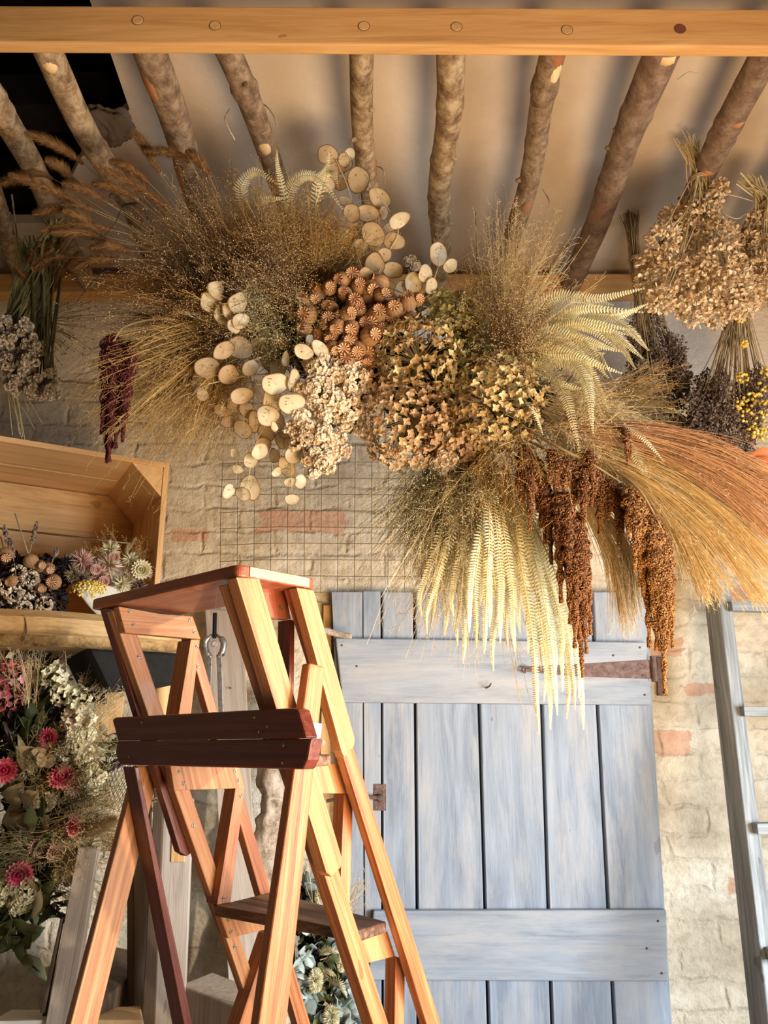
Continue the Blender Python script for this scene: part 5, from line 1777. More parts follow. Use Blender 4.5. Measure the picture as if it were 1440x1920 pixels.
# honesty -------------------------------------------------------------------
for discs, stem, mt, Y, lab in (
    ([(614, 290, 20), (640, 308, 22), (672, 338, 25), (712, 372, 24), (622, 322, 20), (648, 378, 14), (738, 452, 22), (700, 440, 25), (660, 400, 18), (690, 400, 22), (610, 345, 20), (645, 300, 14)],
     [(650, 560, 1.68), (672, 450, 1.63), (655, 360, 1.60), (630, 300, 1.58)], 'honesty_veil', 1.60, 'tall tan honesty sprig reaching highest in front of the poles'),
    ([(702, 498, 24), (736, 506, 21), (752, 542, 17, .6), (676, 470, 22), (690, 520, 20), (660, 445, 20), (718, 480, 18)], [(680, 590, 1.68), (700, 540, 1.62), (715, 500, 1.60)], 'honesty_veil', 1.59, 'tan honesty sprig just above the poppy cluster'),
    ([(748, 413, 21), (655, 290, 15, .4)], [(680, 560, 1.68), (730, 470, 1.63), (745, 425, 1.60), (700, 350, 1.58)], 'honesty', 1.585, 'honesty stem with the brightest single disc beside the tall sprig'),
    ([(822, 477, 23), (845, 498, 15, .3), (798, 512, 18, .6), (775, 530, 20), (808, 536, 15, .8), (815, 560, 13, .7)], [(760, 620, 1.7), (800, 560, 1.64), (822, 500, 1.61)], 'honesty', 1.60, 'bright honesty sprig in front of the knotty middle pole'),
    ([(393, 567, 24, 1.3), (408, 545, 22, 1.8), (448, 567, 22, .9), (434, 588, 22, 1.2), (450, 602, 18, .6), (413, 592, 20, 1.9), (440, 612, 15, 1.3)], [(500, 620, 1.64), (460, 580, 1.54), (420, 545, 1.50)], 'honesty', 1.49, 'pale honesty sprig standing out against the dark brown grass'),
    ([(377, 717, 21), (389, 690, 22), (430, 703, 20, 1.1), (450, 652, 23), (420, 657, 20), (453, 742, 20), (368, 700, 15), (470, 690, 16, .9), (380, 740, 12)], [(520, 700, 1.64), (460, 705, 1.56), (390, 720, 1.53)], 'honesty_veil', 1.54, 'tan honesty sprig pointing left above the wire grid'),
    ([(517, 720, 24), (510, 748, 20, .8), (548, 757, 24), (503, 780, 21), (548, 712, 23, 1.2), (513, 800, 12, 1.2)], [(600, 700, 1.62), (560, 705, 1.55), (525, 740, 1.52)], 'honesty', 1.50, 'large cream honesty discs in front of the statice'),
    ([(607, 663, 14, 1.9), (537, 672, 16, 1.8), (583, 640, 14, 2.2), (590, 690, 12, 1.2), (600, 655, 18), (570, 660, 18)], [(640, 720, 1.62), (600, 690, 1.55), (580, 660, 1.52)], 'honesty', 1.53, 'edge-on honesty discs just left of the lowest poppies'),
    ([(503, 668, 24), (527, 640, 15, 1.2), (490, 650, 20), (520, 690, 18), (470, 655, 18, .6)], [(590, 700, 1.64), (540, 690, 1.6), (500, 665, 1.57)], 'honesty_veil', 1.58, 'tan honesty sprig behind the olive seed grass'),
    ([(438, 850, 12, 1.0), (470, 862, 15, .5), (487, 846, 15), (429, 921, 14, .6), (469, 914, 22), (455, 926, 15), (445, 880, 10)], [(520, 760, 1.64), (480, 830, 1.6), (465, 900, 1.58)], 'honesty', 1.57, 'lowest left honesty sprig hanging over the wire grid'),
    ([(538, 875, 19), (552, 853, 17), (544, 904, 11), (547, 937, 14), (563, 903, 13, .9), (520, 885, 11, .6)], [(560, 760, 1.64), (545, 830, 1.6), (547, 920, 1.58)], 'honesty', 1.58, 'honesty sprig dangling one lone disc low over the wire grid'),
    ([(430, 790, 16), (455, 805, 18), (480, 790, 20), (500, 812, 18), (520, 790, 18), (465, 770, 18), (440, 760, 16), (495, 835, 16), (530, 825, 16), (515, 855, 14), (415, 770, 14), (545, 835, 15)],
     [(560, 740, 1.68), (500, 790, 1.64), (440, 800, 1.62)], 'honesty_veil', 1.63, 'brownish honesty sprig behind the large cream discs'),
    ([(690, 350, 12, .7), (720, 400, 15, .8), (728, 430, 14), (700, 465, 14), (665, 425, 15), (640, 345, 16), (655, 330, 14)], [(690, 580, 1.7), (700, 470, 1.66), (680, 360, 1.64)], 'honesty_veil', 1.64, 'thin honesty sprig at the back of the tall one')):
    o, _ = honesty(discs, px(*stem), mt, Y=Y)
    tag(o, lab, 'honesty', 'honesty sprigs with round papery pods')

# ================================================================== hanging bunches


def twine(parent, c, ax, R, n=3):
    t, a, b = frame(ax)
    m = MB()
    for k in range(n):
        th = np.linspace(0, 2 * math.pi, 22)
        tube(m, [c + t * (k - n / 2) * .004 + R * (a * math.cos(x) + b * math.sin(x)) for x in th], .002, 6, cap=False)
    m.build('twine', M['twine'], parent, smooth=True)


def bunch(name, label, top, tie, heads, ntop, rt, mat_stem='stem', spread_top=.03, sr=.0013, cat='dried flowers', group=None, Rt=.016):
    """top: point above the tie; heads: list of end points the stems run down to"""
    r = thing(name, label, cat, tie, group)
    m = MB()
    st = []
    for i in range(max(ntop, len(heads))):
        e = np.asarray(heads[i % len(heads)]) + rng.normal(0, .008, 3)
        o = rng.normal(0, Rt * .5, 3)
        tp = top + rng.normal(0, spread_top, 3) * (1, .6, .8)
        st.append(spline([tp, tie + o, tie + o + (e - tie) * .25 + (0, 0, -.015), e], 12))
    strip_tubes(m, np.array(st), sr * rng.uniform(.6, 1.3, (len(st), 1)), rng.uniform(0, 1, len(st)), 4)
    m.build('stems', T[mat_stem], r)
    twine(r, tie, tie - top, Rt * 1.15)
    return r


def spike_head(mb, a, b, R, n=60, r=.0026, tint=None):
    t = rng.uniform(0, 1, n)
    p = a + (b - a) * t[:, None] + nrm(rng.normal(0, 1, (n, 3))) * (R * np.sin(np.clip(t * .9 + .08, 0, 1) * math.pi) ** .5)[:, None]
    blobs(mb, p, rng.uniform(r * .6, r * 1.2, n), np.clip(rng.normal(.5, .28, n), 0, 1) if tint is None else tint, squash=(1, 1, 1.3))


def leafy_mass(mb, c, R, n, L=.010, W=.0045, sq=(1, 1, 1), mean=.5):
    v = nrm(rng.normal(0, 1, (n, 3))) * rng.uniform(.35, 1, (n, 1)) ** .5
    p = np.asarray(c) + v * R * np.array(sq)
    d = nrm(v + rng.normal(0, .7, (n, 3)))
    leafs(mb, p, d, nrm(rng.normal(0, 1, (n, 3))), L * rng.uniform(.6, 1.3, n), W * rng.uniform(.6, 1.2, n), .25, rng.uniform(-.4, .4, n), np.clip(rng.normal(mean, .25, n), 0, 1), (.2, .9, 1, .3))


# tan leafy bunches right
def tan_bunch(label, top, tie, blobs_, Y, ntop):
    heads = [P(x, y, Y + rng.uniform(-.05, .05)) for x, y, _ in blobs_]
    r = bunch('hanging_flower_bunch', label, P(*top, Y), P(*tie, Y), heads * 3, ntop, 0, 'stem_pale', .015, .0019, group='tan flower bunches hanging at the right', Rt=.02)
    for h, (x, y, rr) in zip(heads, blobs_):
        m = MB(); leafy_mass(m, h, rr * .00135, int(110 + rr * rr * .19), .0105, .0044)
        m.build('flower_spray', T['tan_leaf'], r)
    return r


tan_bunch('big tan flower bunch hanging below the mottled pole, widest of all', (1292, 268), (1312, 338),
          [(1292, 392, 22), (1330, 385, 22), (1262, 412, 28), (1312, 420, 40), (1350, 440, 30), (1245, 450, 30), (1285, 470, 42), (1345, 500, 46), (1228, 500, 32), (1260, 530, 46), (1312, 545, 48), (1370, 545, 46), (1405, 520, 36),
           (1240, 562, 24), (1345, 585, 30), (1300, 580, 28), (1395, 570, 26), (1215, 530, 22), (1350, 352, 14)], 1.72, 40)
tan_bunch('tan flower bunch cut off by the right edge, stems pointing up left', (1405, 335), (1440, 385), [(1425, 420, 26), (1400, 460, 26), (1440, 470, 40), (1425, 510, 36), (1450, 540, 36), (1385, 480, 20)], 1.74, 40)
# bare loose twigs between the two
m = MB()
for pts in (((1345, 362), (1380, 368), (1420, 380)), ((1345, 395), (1380, 410), (1400, 400)), ((1350, 430), (1370, 455), (1400, 445)), ((1340, 410), (1360, 440), (1385, 435))):
    c_ = spline([P(x, y, 1.74) for x, y in pts], 10)
    tube(m, c_, .0013, 5)
tag(m.build('loose_twigs', T['stem_pale']), 'bare pale twigs straggling between the two tan hanging bunches', 'twigs')

# lavender-like dark bunches
def lav(label, top, tie, heads_px, Y, ntop, matk='lavender', group=None):
    heads = [P(x, y, Y + rng.uniform(-.06, .06)) for x, y in heads_px]
    r = bunch('hanging_herb_bunch', label, P(*top, Y), P(*tie, Y), heads, ntop, 0, 'stem', .014, .0013, group=group, Rt=.017)
    for h in heads:
        m = MB()
        up = h + nrm(P(*tie, Y) - h) * .055 + rng.normal(0, .01, 3)
        dn = h - nrm(P(*tie, Y) - h) * .05 + rng.normal(0, .01, 3)
        spike_head(m, up, dn, .013, 150)
        leafy_mass(m, (up + dn) / 2, .026, 110, .008, .003, (1, 1, 1.6), .4)
        m.build('flower_spike', T[matk], r)
    return r


lav('dusky purple flower bunch hanging left of the wide tan bunch', (1178, 400), (1192, 488),
    [(rng.uniform(1185, 1290), rng.uniform(640, 860)) for _ in range(62)] + [(1210, 600), (1225, 615), (1200, 640), (1190, 690), (1185, 740)], 2.08, 52, group='dusky bunches hanging at the right')
o_ = lav('dusky bunch with yellow buttons hanging at the right edge', (1385, 470), (1385, 520),
         [(rng.uniform(1300, 1440), rng.uniform(720, 880)) for _ in range(54)], 2.02, 60, group='dusky bunches hanging at the right')
for (x, y, r) in ((1390, 598, 9), (1395, 645, 7), (1392, 708, 12), (1420, 730, 16), (1405, 750, 14), (1432, 765, 16), (1400, 780, 14), (1425, 795, 16), (1410, 810, 12), (1435, 815, 12), (1435, 700, 12), (1385, 760, 9)):
    m = MB(); c_ = P(x, y, 1.95)
    n = 16
    blobs(m, c_ + nrm(rng.normal(0, 1, (n, 3))) * r * .0012, .0048, rng.uniform(.2, 1, n))
    m.build('yellow_buttons', T['yellow'], o_, smooth=True)
    m = MB(); tube(m, spline([c_ + (0, .01, 0), c_ + (-.01, .03, .09), P(1385, 530, 2.02)], 8), .0012, 5); m.build('button_stem', T['stem'], o_)
for (x, y, a) in ((1330, 905, 1), (1205, 755, 2)):
    pass
m = MB()
c_ = P(1392, 884, 1.62)
for k, an in enumerate((-.5, .1, .7)):
    d = np.array([math.cos(an), -.1, math.sin(an) * .7])
    leafs(m, c_, d, TOCAM, .085, .030, .12, .1, rng.uniform(.2, .8), (.15, 1, .9, .05))
o = m.build('rust_leaf', T['orange'], smooth=True)
tag(o, 'rust red leaf poking in at the right edge above the plume grass', 'leaf')
o.modifiers.new('solid', 'SOLIDIFY').thickness = .0008

# left hanging bunches
heads = [P(x, y, 1.72 + rng.uniform(-.04, .04)) for x, y in ((10, 620), (40, 625), (25, 650), (60, 655), (85, 690), (15, 690), (50, 700), (80, 720), (20, 725), (95, 735), (60, 735), (5, 660))]
r = bunch('hanging_flower_bunch', 'grey-cream statice bunch hanging upside down at the left edge', P(110, 420, 1.70), P(92, 470, 1.72), heads * 5, 60, 0, 'stem_green', .02, .0022, Rt=.024)
for (x, y, rr) in ((12, 612, 20), (30, 640, 26), (65, 650, 24), (22, 680, 28), (62, 690, 30), (92, 712, 22), (30, 720, 24), (70, 728, 24), (98, 735, 12), (0, 650, 24), (45, 612, 14)):
    m = MB()
    cc = P(x, y, 1.68 + rng.uniform(-.02, .02))
    ns = 14
    for s in cc + nrm(rng.normal(0, 1, (ns, 3))) * rr * .0009:
        n = 40
        w_ = nrm(rng.normal(0, 1, (n, 3)))
        leafs(m, s + w_ * .004, w_, nrm(rng.normal(0, 1, (n, 3))), .0062, .0034, .3, rng.uniform(-.5, .5, n), np.clip(rng.normal(.65, .25, n), 0, 1), (.3, .8, 1.1, .7))
    m.build('flower_cluster', T['statice_grey'], r)
# spiky long-stemmed bunch behind
bs = P(60, 600, 1.80)
r = thing('hanging_grass_bunch', 'bunch of long straw stems with tiny heads spraying right at the left edge', 'dried grass', bs)
m = MB(); tips = []
st = []
for k in range(90):
    a = math.radians(rng.uniform(-62, 22)) if k < 62 else math.radians(rng.uniform(-110, -40))
    L = rng.uniform(.09, .17)
    e = bs + np.array([math.cos(a) * L, rng.uniform(-.06, .02), math.sin(a) * L])
    st.append(spline([bs + rng.normal(0, .01, 3), (bs + e) / 2 + rng.normal(0, .006, 3), e], 6)); tips.append(e)
st_ = np.array(st); strip_tubes(m, st_, .0007, rng.uniform(.2, 1, 90))
m.build('stems', T['stem_pale'], r)
m = MB(); spike = np.array(tips); blobs(m, spike, .0022, rng.uniform(.2, .9, 90)); m.build('seed_heads', T['stem'], r)
m = MB()
st = [spline([P(rng.uniform(0, 40), rng.uniform(560, 640), 1.76), P(rng.uniform(0, 30), 690, 1.74), P(rng.uniform(-20, 80), rng.uniform(760, 830), 1.72)], 8) for _ in range(14)]
strip_tubes(m, np.array(st), .0009, rng.uniform(.4, 1, 14)); m.build('trailing_stems', T['stem_pale'], r)
# dark arched foxtail bunch resting beside it
fo = []
for k, (a, b, c_) in enumerate((((70, 640), (85, 520), (130, 436)), ((55, 640), (60, 520), (100, 452)), ((40, 640), (40, 540), (60, 470)), ((90, 640), (100, 540), (150, 470)), ((75, 640), (75, 560), (30, 500)), ((85, 640), (95, 560), (115, 500)))):
    o, rp = foxtail([P(*a, 1.78), P(*b, 1.74), P(*c_, 1.68)], .55, .009, 1300, hl=.016)
    tag(o, 'x', 'grass', 'foxtails rising out of the left hanging bunch')
    fo.append((o, P(*c_, 1.68)))
rank_labels(fo, 'short brown foxtail rising from the olive stems at the left edge, {o}')
m = MB()
st = [spline([P(rng.uniform(30, 110), rng.uniform(440, 480), 1.70), P(rng.uniform(20, 95), 540, 1.70), P(rng.uniform(-10, 80), rng.uniform(600, 660), 1.71)], 8) for _ in range(120)]
strip_tubes(m, np.array(st), .0016, rng.uniform(0, 1, 120)); 
tag(m.build('stem_sheaf', T['stem_green']), 'sheaf of olive green stems hanging above the grey-cream statice', 'stems')
m = MB(); tube(m, [P(22, 365, 1.8), P(42, 520, 1.78)], .0022, 6)
tag(m.build('thin_stick', M['drift']), 'thin upright stick in front of the dark hatch at the left', 'stick')

# ================================================================== crate bouquets


def strawflower(c, R, mat, d=None, name='strawflower', label='x', group=None, part_of=None, rings=5):
    d = nrm(d if d is not None else nrm(CP - c))
    t, a, b = frame(d)
    mb = MB()
    for k in range(rings):
        n = 18 - k * 2
        an = np.arange(n) * 2 * math.pi / n + k * .3
        rad = a[None] * np.cos(an)[:, None] + b[None] * np.sin(an)[:, None]
        el = .15 + k * .38
        dd = rad * math.cos(el) + t * math.sin(el)
        leafs(mb, c + rad * R * (.28 - .05 * k), dd, nrm(t - rad * .3), R * (.85 - .08 * k), R * .23, .25, .25, np.clip(rng.normal(.75 - .12 * k, .15, n), 0, 1), (.5, 1, .8, .1))
    blobs(mb, [c + t * R * .15], [R * .35], .15)
    if part_of is not None:
        return mb.build(name, T[mat], part_of)
    o = mb.build(name, T[mat], loc=c)
    m2 = MB(); tube(m2, spline([c - t * R * .2, c - t * R * 1.2 + rng.normal(0, .006, 3), c - t * R * 1.2 + rng.normal(0, .01, 3) + (0, .03, -.03)], 8), .0014, 6)
    m2.build('stem', T['stem'], o)
    return tag(o, label, 'flower', group)


def CFd(x, y, d):
    return CF(x, y, d)


bq = thing('paper_wrapped_bouquet', 'dried bouquet in white paper with yellow yarrow, lying in the crate', 'bouquet', CFd(190, 1155, .02))
m = MB()   # paper cone, open rim towards the flowers
rim_c, rim_r = (CFd(112, 1048, .08), CFd(290, 1082, .10))
nose = CFd(196, 1168, .0)
th_ = np.linspace(0, 2 * math.pi, 41)[:-1]
cenr = (rim_c + rim_r) / 2 + np.array([0, 0, -.012])
axr = (rim_r - rim_c) / 2
axd = cn * .07 + np.array([0, 0, .05])
V_ = []
for s, k in ((0.06, 0), (.35, 1), (.7, 2), (1., 3), (1.06, 4)):
    cc = nose + (cenr - nose) * s
    wob = 1 + .06 * np.sin(th_ * 5 + k) * s
    V_.append(cc + np.outer(np.cos(th_) * wob, axr) * s ** .8 + np.outer(np.sin(th_) * wob, axd) * s ** .8)
ix = np.arange(5 * 40).reshape(5, 40)
q = np.stack([ix[:-1], np.roll(ix[:-1], -1, 1), np.roll(ix[1:], -1, 1), ix[1:]], -1).reshape(-1, 4)
m.add(np.concatenate(V_), q)
pw = m.build('paper_wrap', M['paper'], bq, smooth=True)
pw.modifiers.new('solid', 'SOLIDIFY').thickness = .0012


def fluff(parent, name, c, R, n, mat, L=.012, W=.0012):
    m = MB(); v = nrm(rng.normal(0, 1, (n, 3)))
    leafs(m, c + v * R * .3, v, nrm(rng.normal(0, 1, (n, 3))), L * rng.uniform(.6, 1.3, n), W, .1, .1, rng.uniform(0, 1, n), (1, 1, .7, .1))
    return m.build(name, T[mat], parent)


def yarrow(parent, c, R, mat='yellow', sq=.45, n=120, name='yarrow_head', up=(0, 0, 1)):
    m = MB()
    a = rng.uniform(0, 6.28, n); rr = R * np.sqrt(rng.uniform(0, 1, n))
    t, x, y = frame(up)
    p = c + np.outer(rr * np.cos(a), x) + np.outer(rr * np.sin(a), y) + np.outer((1 - (rr / R) ** 2) * R * sq + rng.normal(0, .001, n), t)
    blobs(m, p, .0032, rng.uniform(.1, 1, n))
    m2 = MB(); 
    return m.build(name, T[mat], parent, smooth=True)


yarrow(bq, CFd(165, 1106, -.01), .042, up=nrm(np.array([.1, -.6, .8])), n=190)
strawflower(CFd(266, 1068, .0), .024, 'cream', part_of=bq, name='strawflower', rings=6)
for (x, y, r, mt, n) in ((207, 1030, .022, 'cream', 120), (155, 1052, .026, 'blush', 150), (228, 1095, .022, 'cream', 140), (185, 1075, .026, 'blush', 160), (138, 1075, .022, 'stem', 120), (245, 1050, .02, 'cream', 100), (290, 1075, .018, 'blush', 90), (205, 1060, .03, 'statice', 190), (125, 1055, .02, 'leaf_dark', 70),
                         (240, 1085, .02, 'stem_pale', 110), (260, 1100, .02, 'lavender', 90), (150, 1085, .024, 'lavender', 100)):
    fluff(bq, 'thistle_flower', CFd(x, y, .02), r, int(n * 1.8), mt, r * .8, .0015)
for (x, y) in ((215, 1044), (180, 1068), (195, 1090)):
    strawflower(CFd(x, y, .0), .013, 'blush', part_of=bq, name='small_flower', rings=3)
for b, t in (((215, 1060), (175, 1015)), ((270, 1060), (300, 1020))):
    o, _ = tuft(CFd(*b, .07), CFd(*t, .06), 26, .35, 'panic_gold', name='grass_spray', nb=14, bl=.03, r=.0004)
    tag(o, 'fine golden seed grass in the paper bouquet, %s side' % ('left' if t[0] < 200 else 'right'), 'dried grass')
for b, t in (((225, 1055), (255, 1008)), ((230, 1055), (240, 1022)), ((240, 1060), (262, 1030))):
    o, _ = foxtail([CFd(*b, .06), CFd((b[0] + t[0]) / 2, (b[1] + t[1]) / 2, .055), CFd(*t, .05)], .35, .004, 350, 'panic_blond', hl=.012, name='wheat_ear')
    tag(o, 'x', 'wheat', 'wheat ears in the paper bouquet')
    fo.append((o, CFd(*t, .05)))
rank_labels(fo[-3:], 'little blond wheat ear standing up in the paper bouquet, {o}')

bq2 = thing('dark_bouquet', 'dark dried bouquet with poppy heads and lavender at the left of the crate', 'bouquet', CFd(60, 1150, .03))
for (x, y, r, n, mt) in ((40, 1100, .05, 260, 'leaf_dark'), (80, 1080, .045, 220, 'leaf_dark'), (15, 1070, .04, 200, 'leaf_dark'), (60, 1125, .045, 240, 'lavender'), (20, 1130, .04, 200, 'lavender'), (95, 1120, .035, 160, 'leaf_dark'), (110, 1075, .03, 120, 'leaf_dark')):
    m = MB(); leafy_mass(m, CFd(x, y, .07), r, n, .016, .007, mean=.5); m.build('foliage', T[mt], bq2)
for (x, y, r) in ((52, 1105, .018), (25, 1115, .016), (60, 1085, .014), (35, 1075, .014), (82, 1135, .014), (8, 1100, .014), (45, 1140, .012)):
    m = MB(); v = nrm(rng.normal(0, 1, (90, 3)))
    leafs(m, CFd(x, y, .03) + v * r, v, nrm(rng.normal(0, 1, (90, 3))), .007, .0045, .3, .2, rng.uniform(.3, 1, 90), (.3, .8, 1.1, .7)); m.build('white_flower', T['statice'], bq2)
for i, (x, y, s) in enumerate(((58, 1052, 1.1), (90, 1066, .95), (101, 1091, 1.15), (10, 1040, 1.1), (77, 1103, .75), (75, 1062, .9), (22, 1090, .85))):
    p = CFd(x, y, .02)
    d = nrm(nrm(CP - p) + rng.normal(0, .3, 3))
    r = copy_thing(PV[i % 3], p, quat_to(d), s)
    tag(r, 'x', 'poppy head', 'poppy heads in the dark crate bouquet')
    fo.append((r, p))
rank_labels(fo[-7:], 'poppy seed head in the dark crate bouquet, {o}')
for b, t in (((50, 1060), (70, 978)), ((20, 1050), (8, 985)), ((30, 1080), (20, 1010)), ((95, 1060), (108, 1028))):
    m = MB(); p0, p1 = CFd(*b, .03), CFd(*t, .02)
    tube(m, [p0, p1], .001, 5); m.build('lavender_stem', T['stem'], bq2)
    m = MB(); spike_head(m, p0 + (p1 - p0) * .5, p1, .005, 70, .0024); m.build('lavender_spike', T['lavender'], bq2)

# ================================================================== garlands
GP = 'plants of the leafy wall garland at the lower left'


def sprig(pts, mat, L, W, n=16, name='leafy_sprig', label='x', group=None, cat='leaves', round_=False, lit=.5):
    c = spline(pts, n)
    tan = nrm(np.gradient(c, axis=0))
    m = MB(); strip_tubes(m, c[None], np.linspace(.0016, .0007, n), .4, 5)
    o = m.build(name, T['stem'], loc=c[0], smooth=True)
    m = MB()
    for s in (-1, 1):
        sd = nrm(np.cross(tan, TOCAM + rng.normal(0, .2, 3))) * s
        d = nrm(sd + tan * .7 + rng.normal(0, .3, (n, 3)))
        leafs(m, c[1:], d[1:], nrm(TOCAM + rng.normal(0, .7, (n - 1, 3))), L * rng.uniform(.7, 1.2, n - 1), W, .2, rng.uniform(-.35, .3, n - 1), np.clip(rng.normal(lit, .25, n - 1), 0, 1), (.2, 1.1, 1., .12) if round_ else (.2, 1, .7, .03))
    lo = m.build('leaves', T[mat], o, smooth=True)
    lo.modifiers.new('solid', 'SOLIDIFY').thickness = .0006
    return tag(o, label, cat, group), c[-1]


YG = 1.98
fr2 = thing('twig_garland', 'twisted dark twig base of the leafy wall garland at the left', 'garland base', P(40, 1480, YG + .05))
m = MB(); st = []
gl = spline([P(-40, 1230, YG + .04), P(30, 1300, YG + .04), P(90, 1400, YG + .04), P(90, 1520, YG + .04), P(50, 1620, YG + .04), P(0, 1700, YG + .04)], 60)
for k in range(500):
    i = rng.integers(0, 52); a = gl[i] + rng.normal(0, .035, 3) * (1, .5, 1); b = gl[i + 7] + rng.normal(0, .04, 3) * (1, .5, 1)
    st.append(spline([a, (a + b) / 2 + rng.normal(0, .01, 3), b], 5))
strip_tubes(m, np.array(st), .0018, rng.uniform(0, .4, 500)); m.build('twigs', T['stem'], fr2)
m = MB()
for k in range(46):
    leafy_mass(m, gl[rng.integers(0, 60)] + rng.normal(0, .03, 3) * (1, .3, 1), .05, 26, .035, .012, mean=.25)
m.build('moss_and_leaves', T['leaf_dark'], fr2)
m = MB()
for k in range(34):
    leafy_mass(m, gl[rng.integers(0, 60)] + rng.normal(0, .04, 3) * (1, .2, 1) - (0, .03, 0), .05, 16, .042, .014, mean=.5)
m.build('green_leaves', T['leaf'], fr2)
SP = {'leaf': [], 'leaf_dark': [], 'leaf_tan': []}
for pts, mt, L, W, n, rd in (
        (((20, 1420), (50, 1380), (70, 1330), (85, 1290)), 'leaf', .05, .015, 9, False), (((30, 1440), (60, 1400), (90, 1380), (60, 1350)), 'leaf', .045, .016, 7, False),
        (((60, 1500), (100, 1480), (140, 1490), (150, 1500)), 'leaf', .05, .014, 7, False), (((40, 1560), (80, 1540), (100, 1520), (90, 1570)), 'leaf', .05, .016, 7, False),
        (((20, 1680), (50, 1660), (90, 1680), (110, 1700)), 'leaf', .055, .014, 8, False), (((10, 1690), (25, 1730), (40, 1760), (50, 1790)), 'leaf', .06, .014, 8, False),
        (((0, 1700), (10, 1730), (12, 1750), (20, 1770)), 'leaf', .04, .010, 9, False), (((0, 1260), (30, 1240), (60, 1245), (80, 1270)), 'leaf', .045, .016, 7, True),
        (((150, 1460), (190, 1420), (210, 1390), (228, 1376)), 'leaf', .03, .008, 9, False), (((100, 1350), (120, 1320), (150, 1310), (190, 1305)), 'leaf_dark', .018, .009, 10, True),
        (((70, 1320), (80, 1290), (80, 1260), (75, 1225)), 'leaf_dark', .026, .013, 9, True), (((0, 1400), (30, 1380), (20, 1340), (10, 1330)), 'leaf_dark', .04, .016, 8, True),
        (((90, 1700), (110, 1710), (130, 1730), (138, 1752)), 'leaf_dark', .014, .006, 14, True), (((50, 1650), (70, 1650), (90, 1655), (100, 1670)), 'leaf_dark', .022, .012, 8, True),
        (((120, 1450), (170, 1430), (200, 1440), (225, 1430)), 'leaf_dark', .014, .008, 10, True), (((100, 1560), (130, 1560), (160, 1550), (180, 1560)), 'leaf_dark', .012, .006, 10, True),
        (((20, 1520), (50, 1470), (80, 1440), (60, 1430)), 'leaf_tan', .075, .030, 5, False), (((0, 1500), (30, 1510), (60, 1520), (50, 1540)), 'leaf_tan', .07, .03, 5, False),
        (((100, 1400), (130, 1380), (150, 1360), (160, 1340)), 'leaf_tan', .04, .012, 8, False), (((0, 1590), (40, 1580), (90, 1560), (120, 1540)), 'leaf_tan', .05, .008, 9, False),
        (((110, 1440), (140, 1430), (180, 1400), (200, 1380)), 'leaf_tan', .035, .010, 8, False)):
    o, e = sprig([P(x, y, YG - rng.uniform(.03, .09)) for x, y in pts], mt, L, W, n, group=GP, round_=rd)
    SP[mt].append((o, P(*pts[2], YG)))
for mt, nm in (('leaf', 'green leafy sprig'), ('leaf_dark', 'blackish round-leaved sprig'), ('leaf_tan', 'tan withered leaf sprig')):
    rank_labels(SP[mt], nm + ' of the leafy wall garland, {o}', axis=1, first='topmost', side='from the top')
# long tan strap leaf curling down
m = MB(); cc = spline([P(x, y, YG - .10) for x, y in ((0, 1636), (30, 1645), (62, 1665), (72, 1695), (60, 1722))], 24)
w_ = .013 * np.sin(np.linspace(.35, 1, 24) * math.pi) ** .5 + .001
nn = nrm(np.cross(np.gradient(cc, axis=0), TOCAM))
m.add(np.concatenate([cc - nn * w_[:, None], cc + nn * w_[:, None]]), [(k, k + 1, 25 + k, 24 + k) for k in range(23)], tint=.6)
o = m.build('strap_leaf', T['leaf_tan'], smooth=True); o.modifiers.new('solid', 'SOLIDIFY').thickness = .001
tag(o, 'wide tan strap leaf curling down across the lower garland', 'leaf', GP)

PK = []
for (x, y, r) in ((92, 1384, 15), (8, 1446, 18), (116, 1461, 19), (137, 1550, 15), (38, 1638, 18)):
    p = P(x, y, YG - .10)
    o = strawflower(p, r * .00155, 'pink', nrm(nrm(CP - p) + rng.normal(0, .3, 3)), label='x', group='pink strawflowers of the wall garland')
    PK.append((o, p))
rank_labels(PK, 'crimson pink strawflower in the wall garland, {o}', axis=1, first='topmost', side='from the top')
PK = []
for (x, y, r) in ((103, 1596, 14), (140, 1470, 16), (70, 1590, 12), (138, 1350, 18)):
    p = P(x, y, YG - .09)
    PK.append((strawflower(p, r * .0015, 'blush', nrm(nrm(CP - p) + rng.normal(0, .4, 3)), label='x', group='blush strawflowers of the wall garland', rings=4), p))
rank_labels(PK, 'pale blush strawflower in the wall garland, {o}', axis=1, first='topmost', side='from the top')
PK = []
for (x, y, r) in ((105, 1268, 20), (145, 1350, 24), (150, 1312, 20), (10, 1230, 12), (118, 1300, 16)):
    p = P(x, y, YG - .09)
    o, _ = hydrangea(p, r * .00135, 'cream', p + (0, .1, 0)); o.name = 'paper_flower'
    PK.append((tag(o, 'x', 'flower', 'cream paper flowers of the wall garland'), p))
rank_labels(PK, 'cream papery flower in the wall garland, {o}', axis=1, first='topmost', side='from the top')
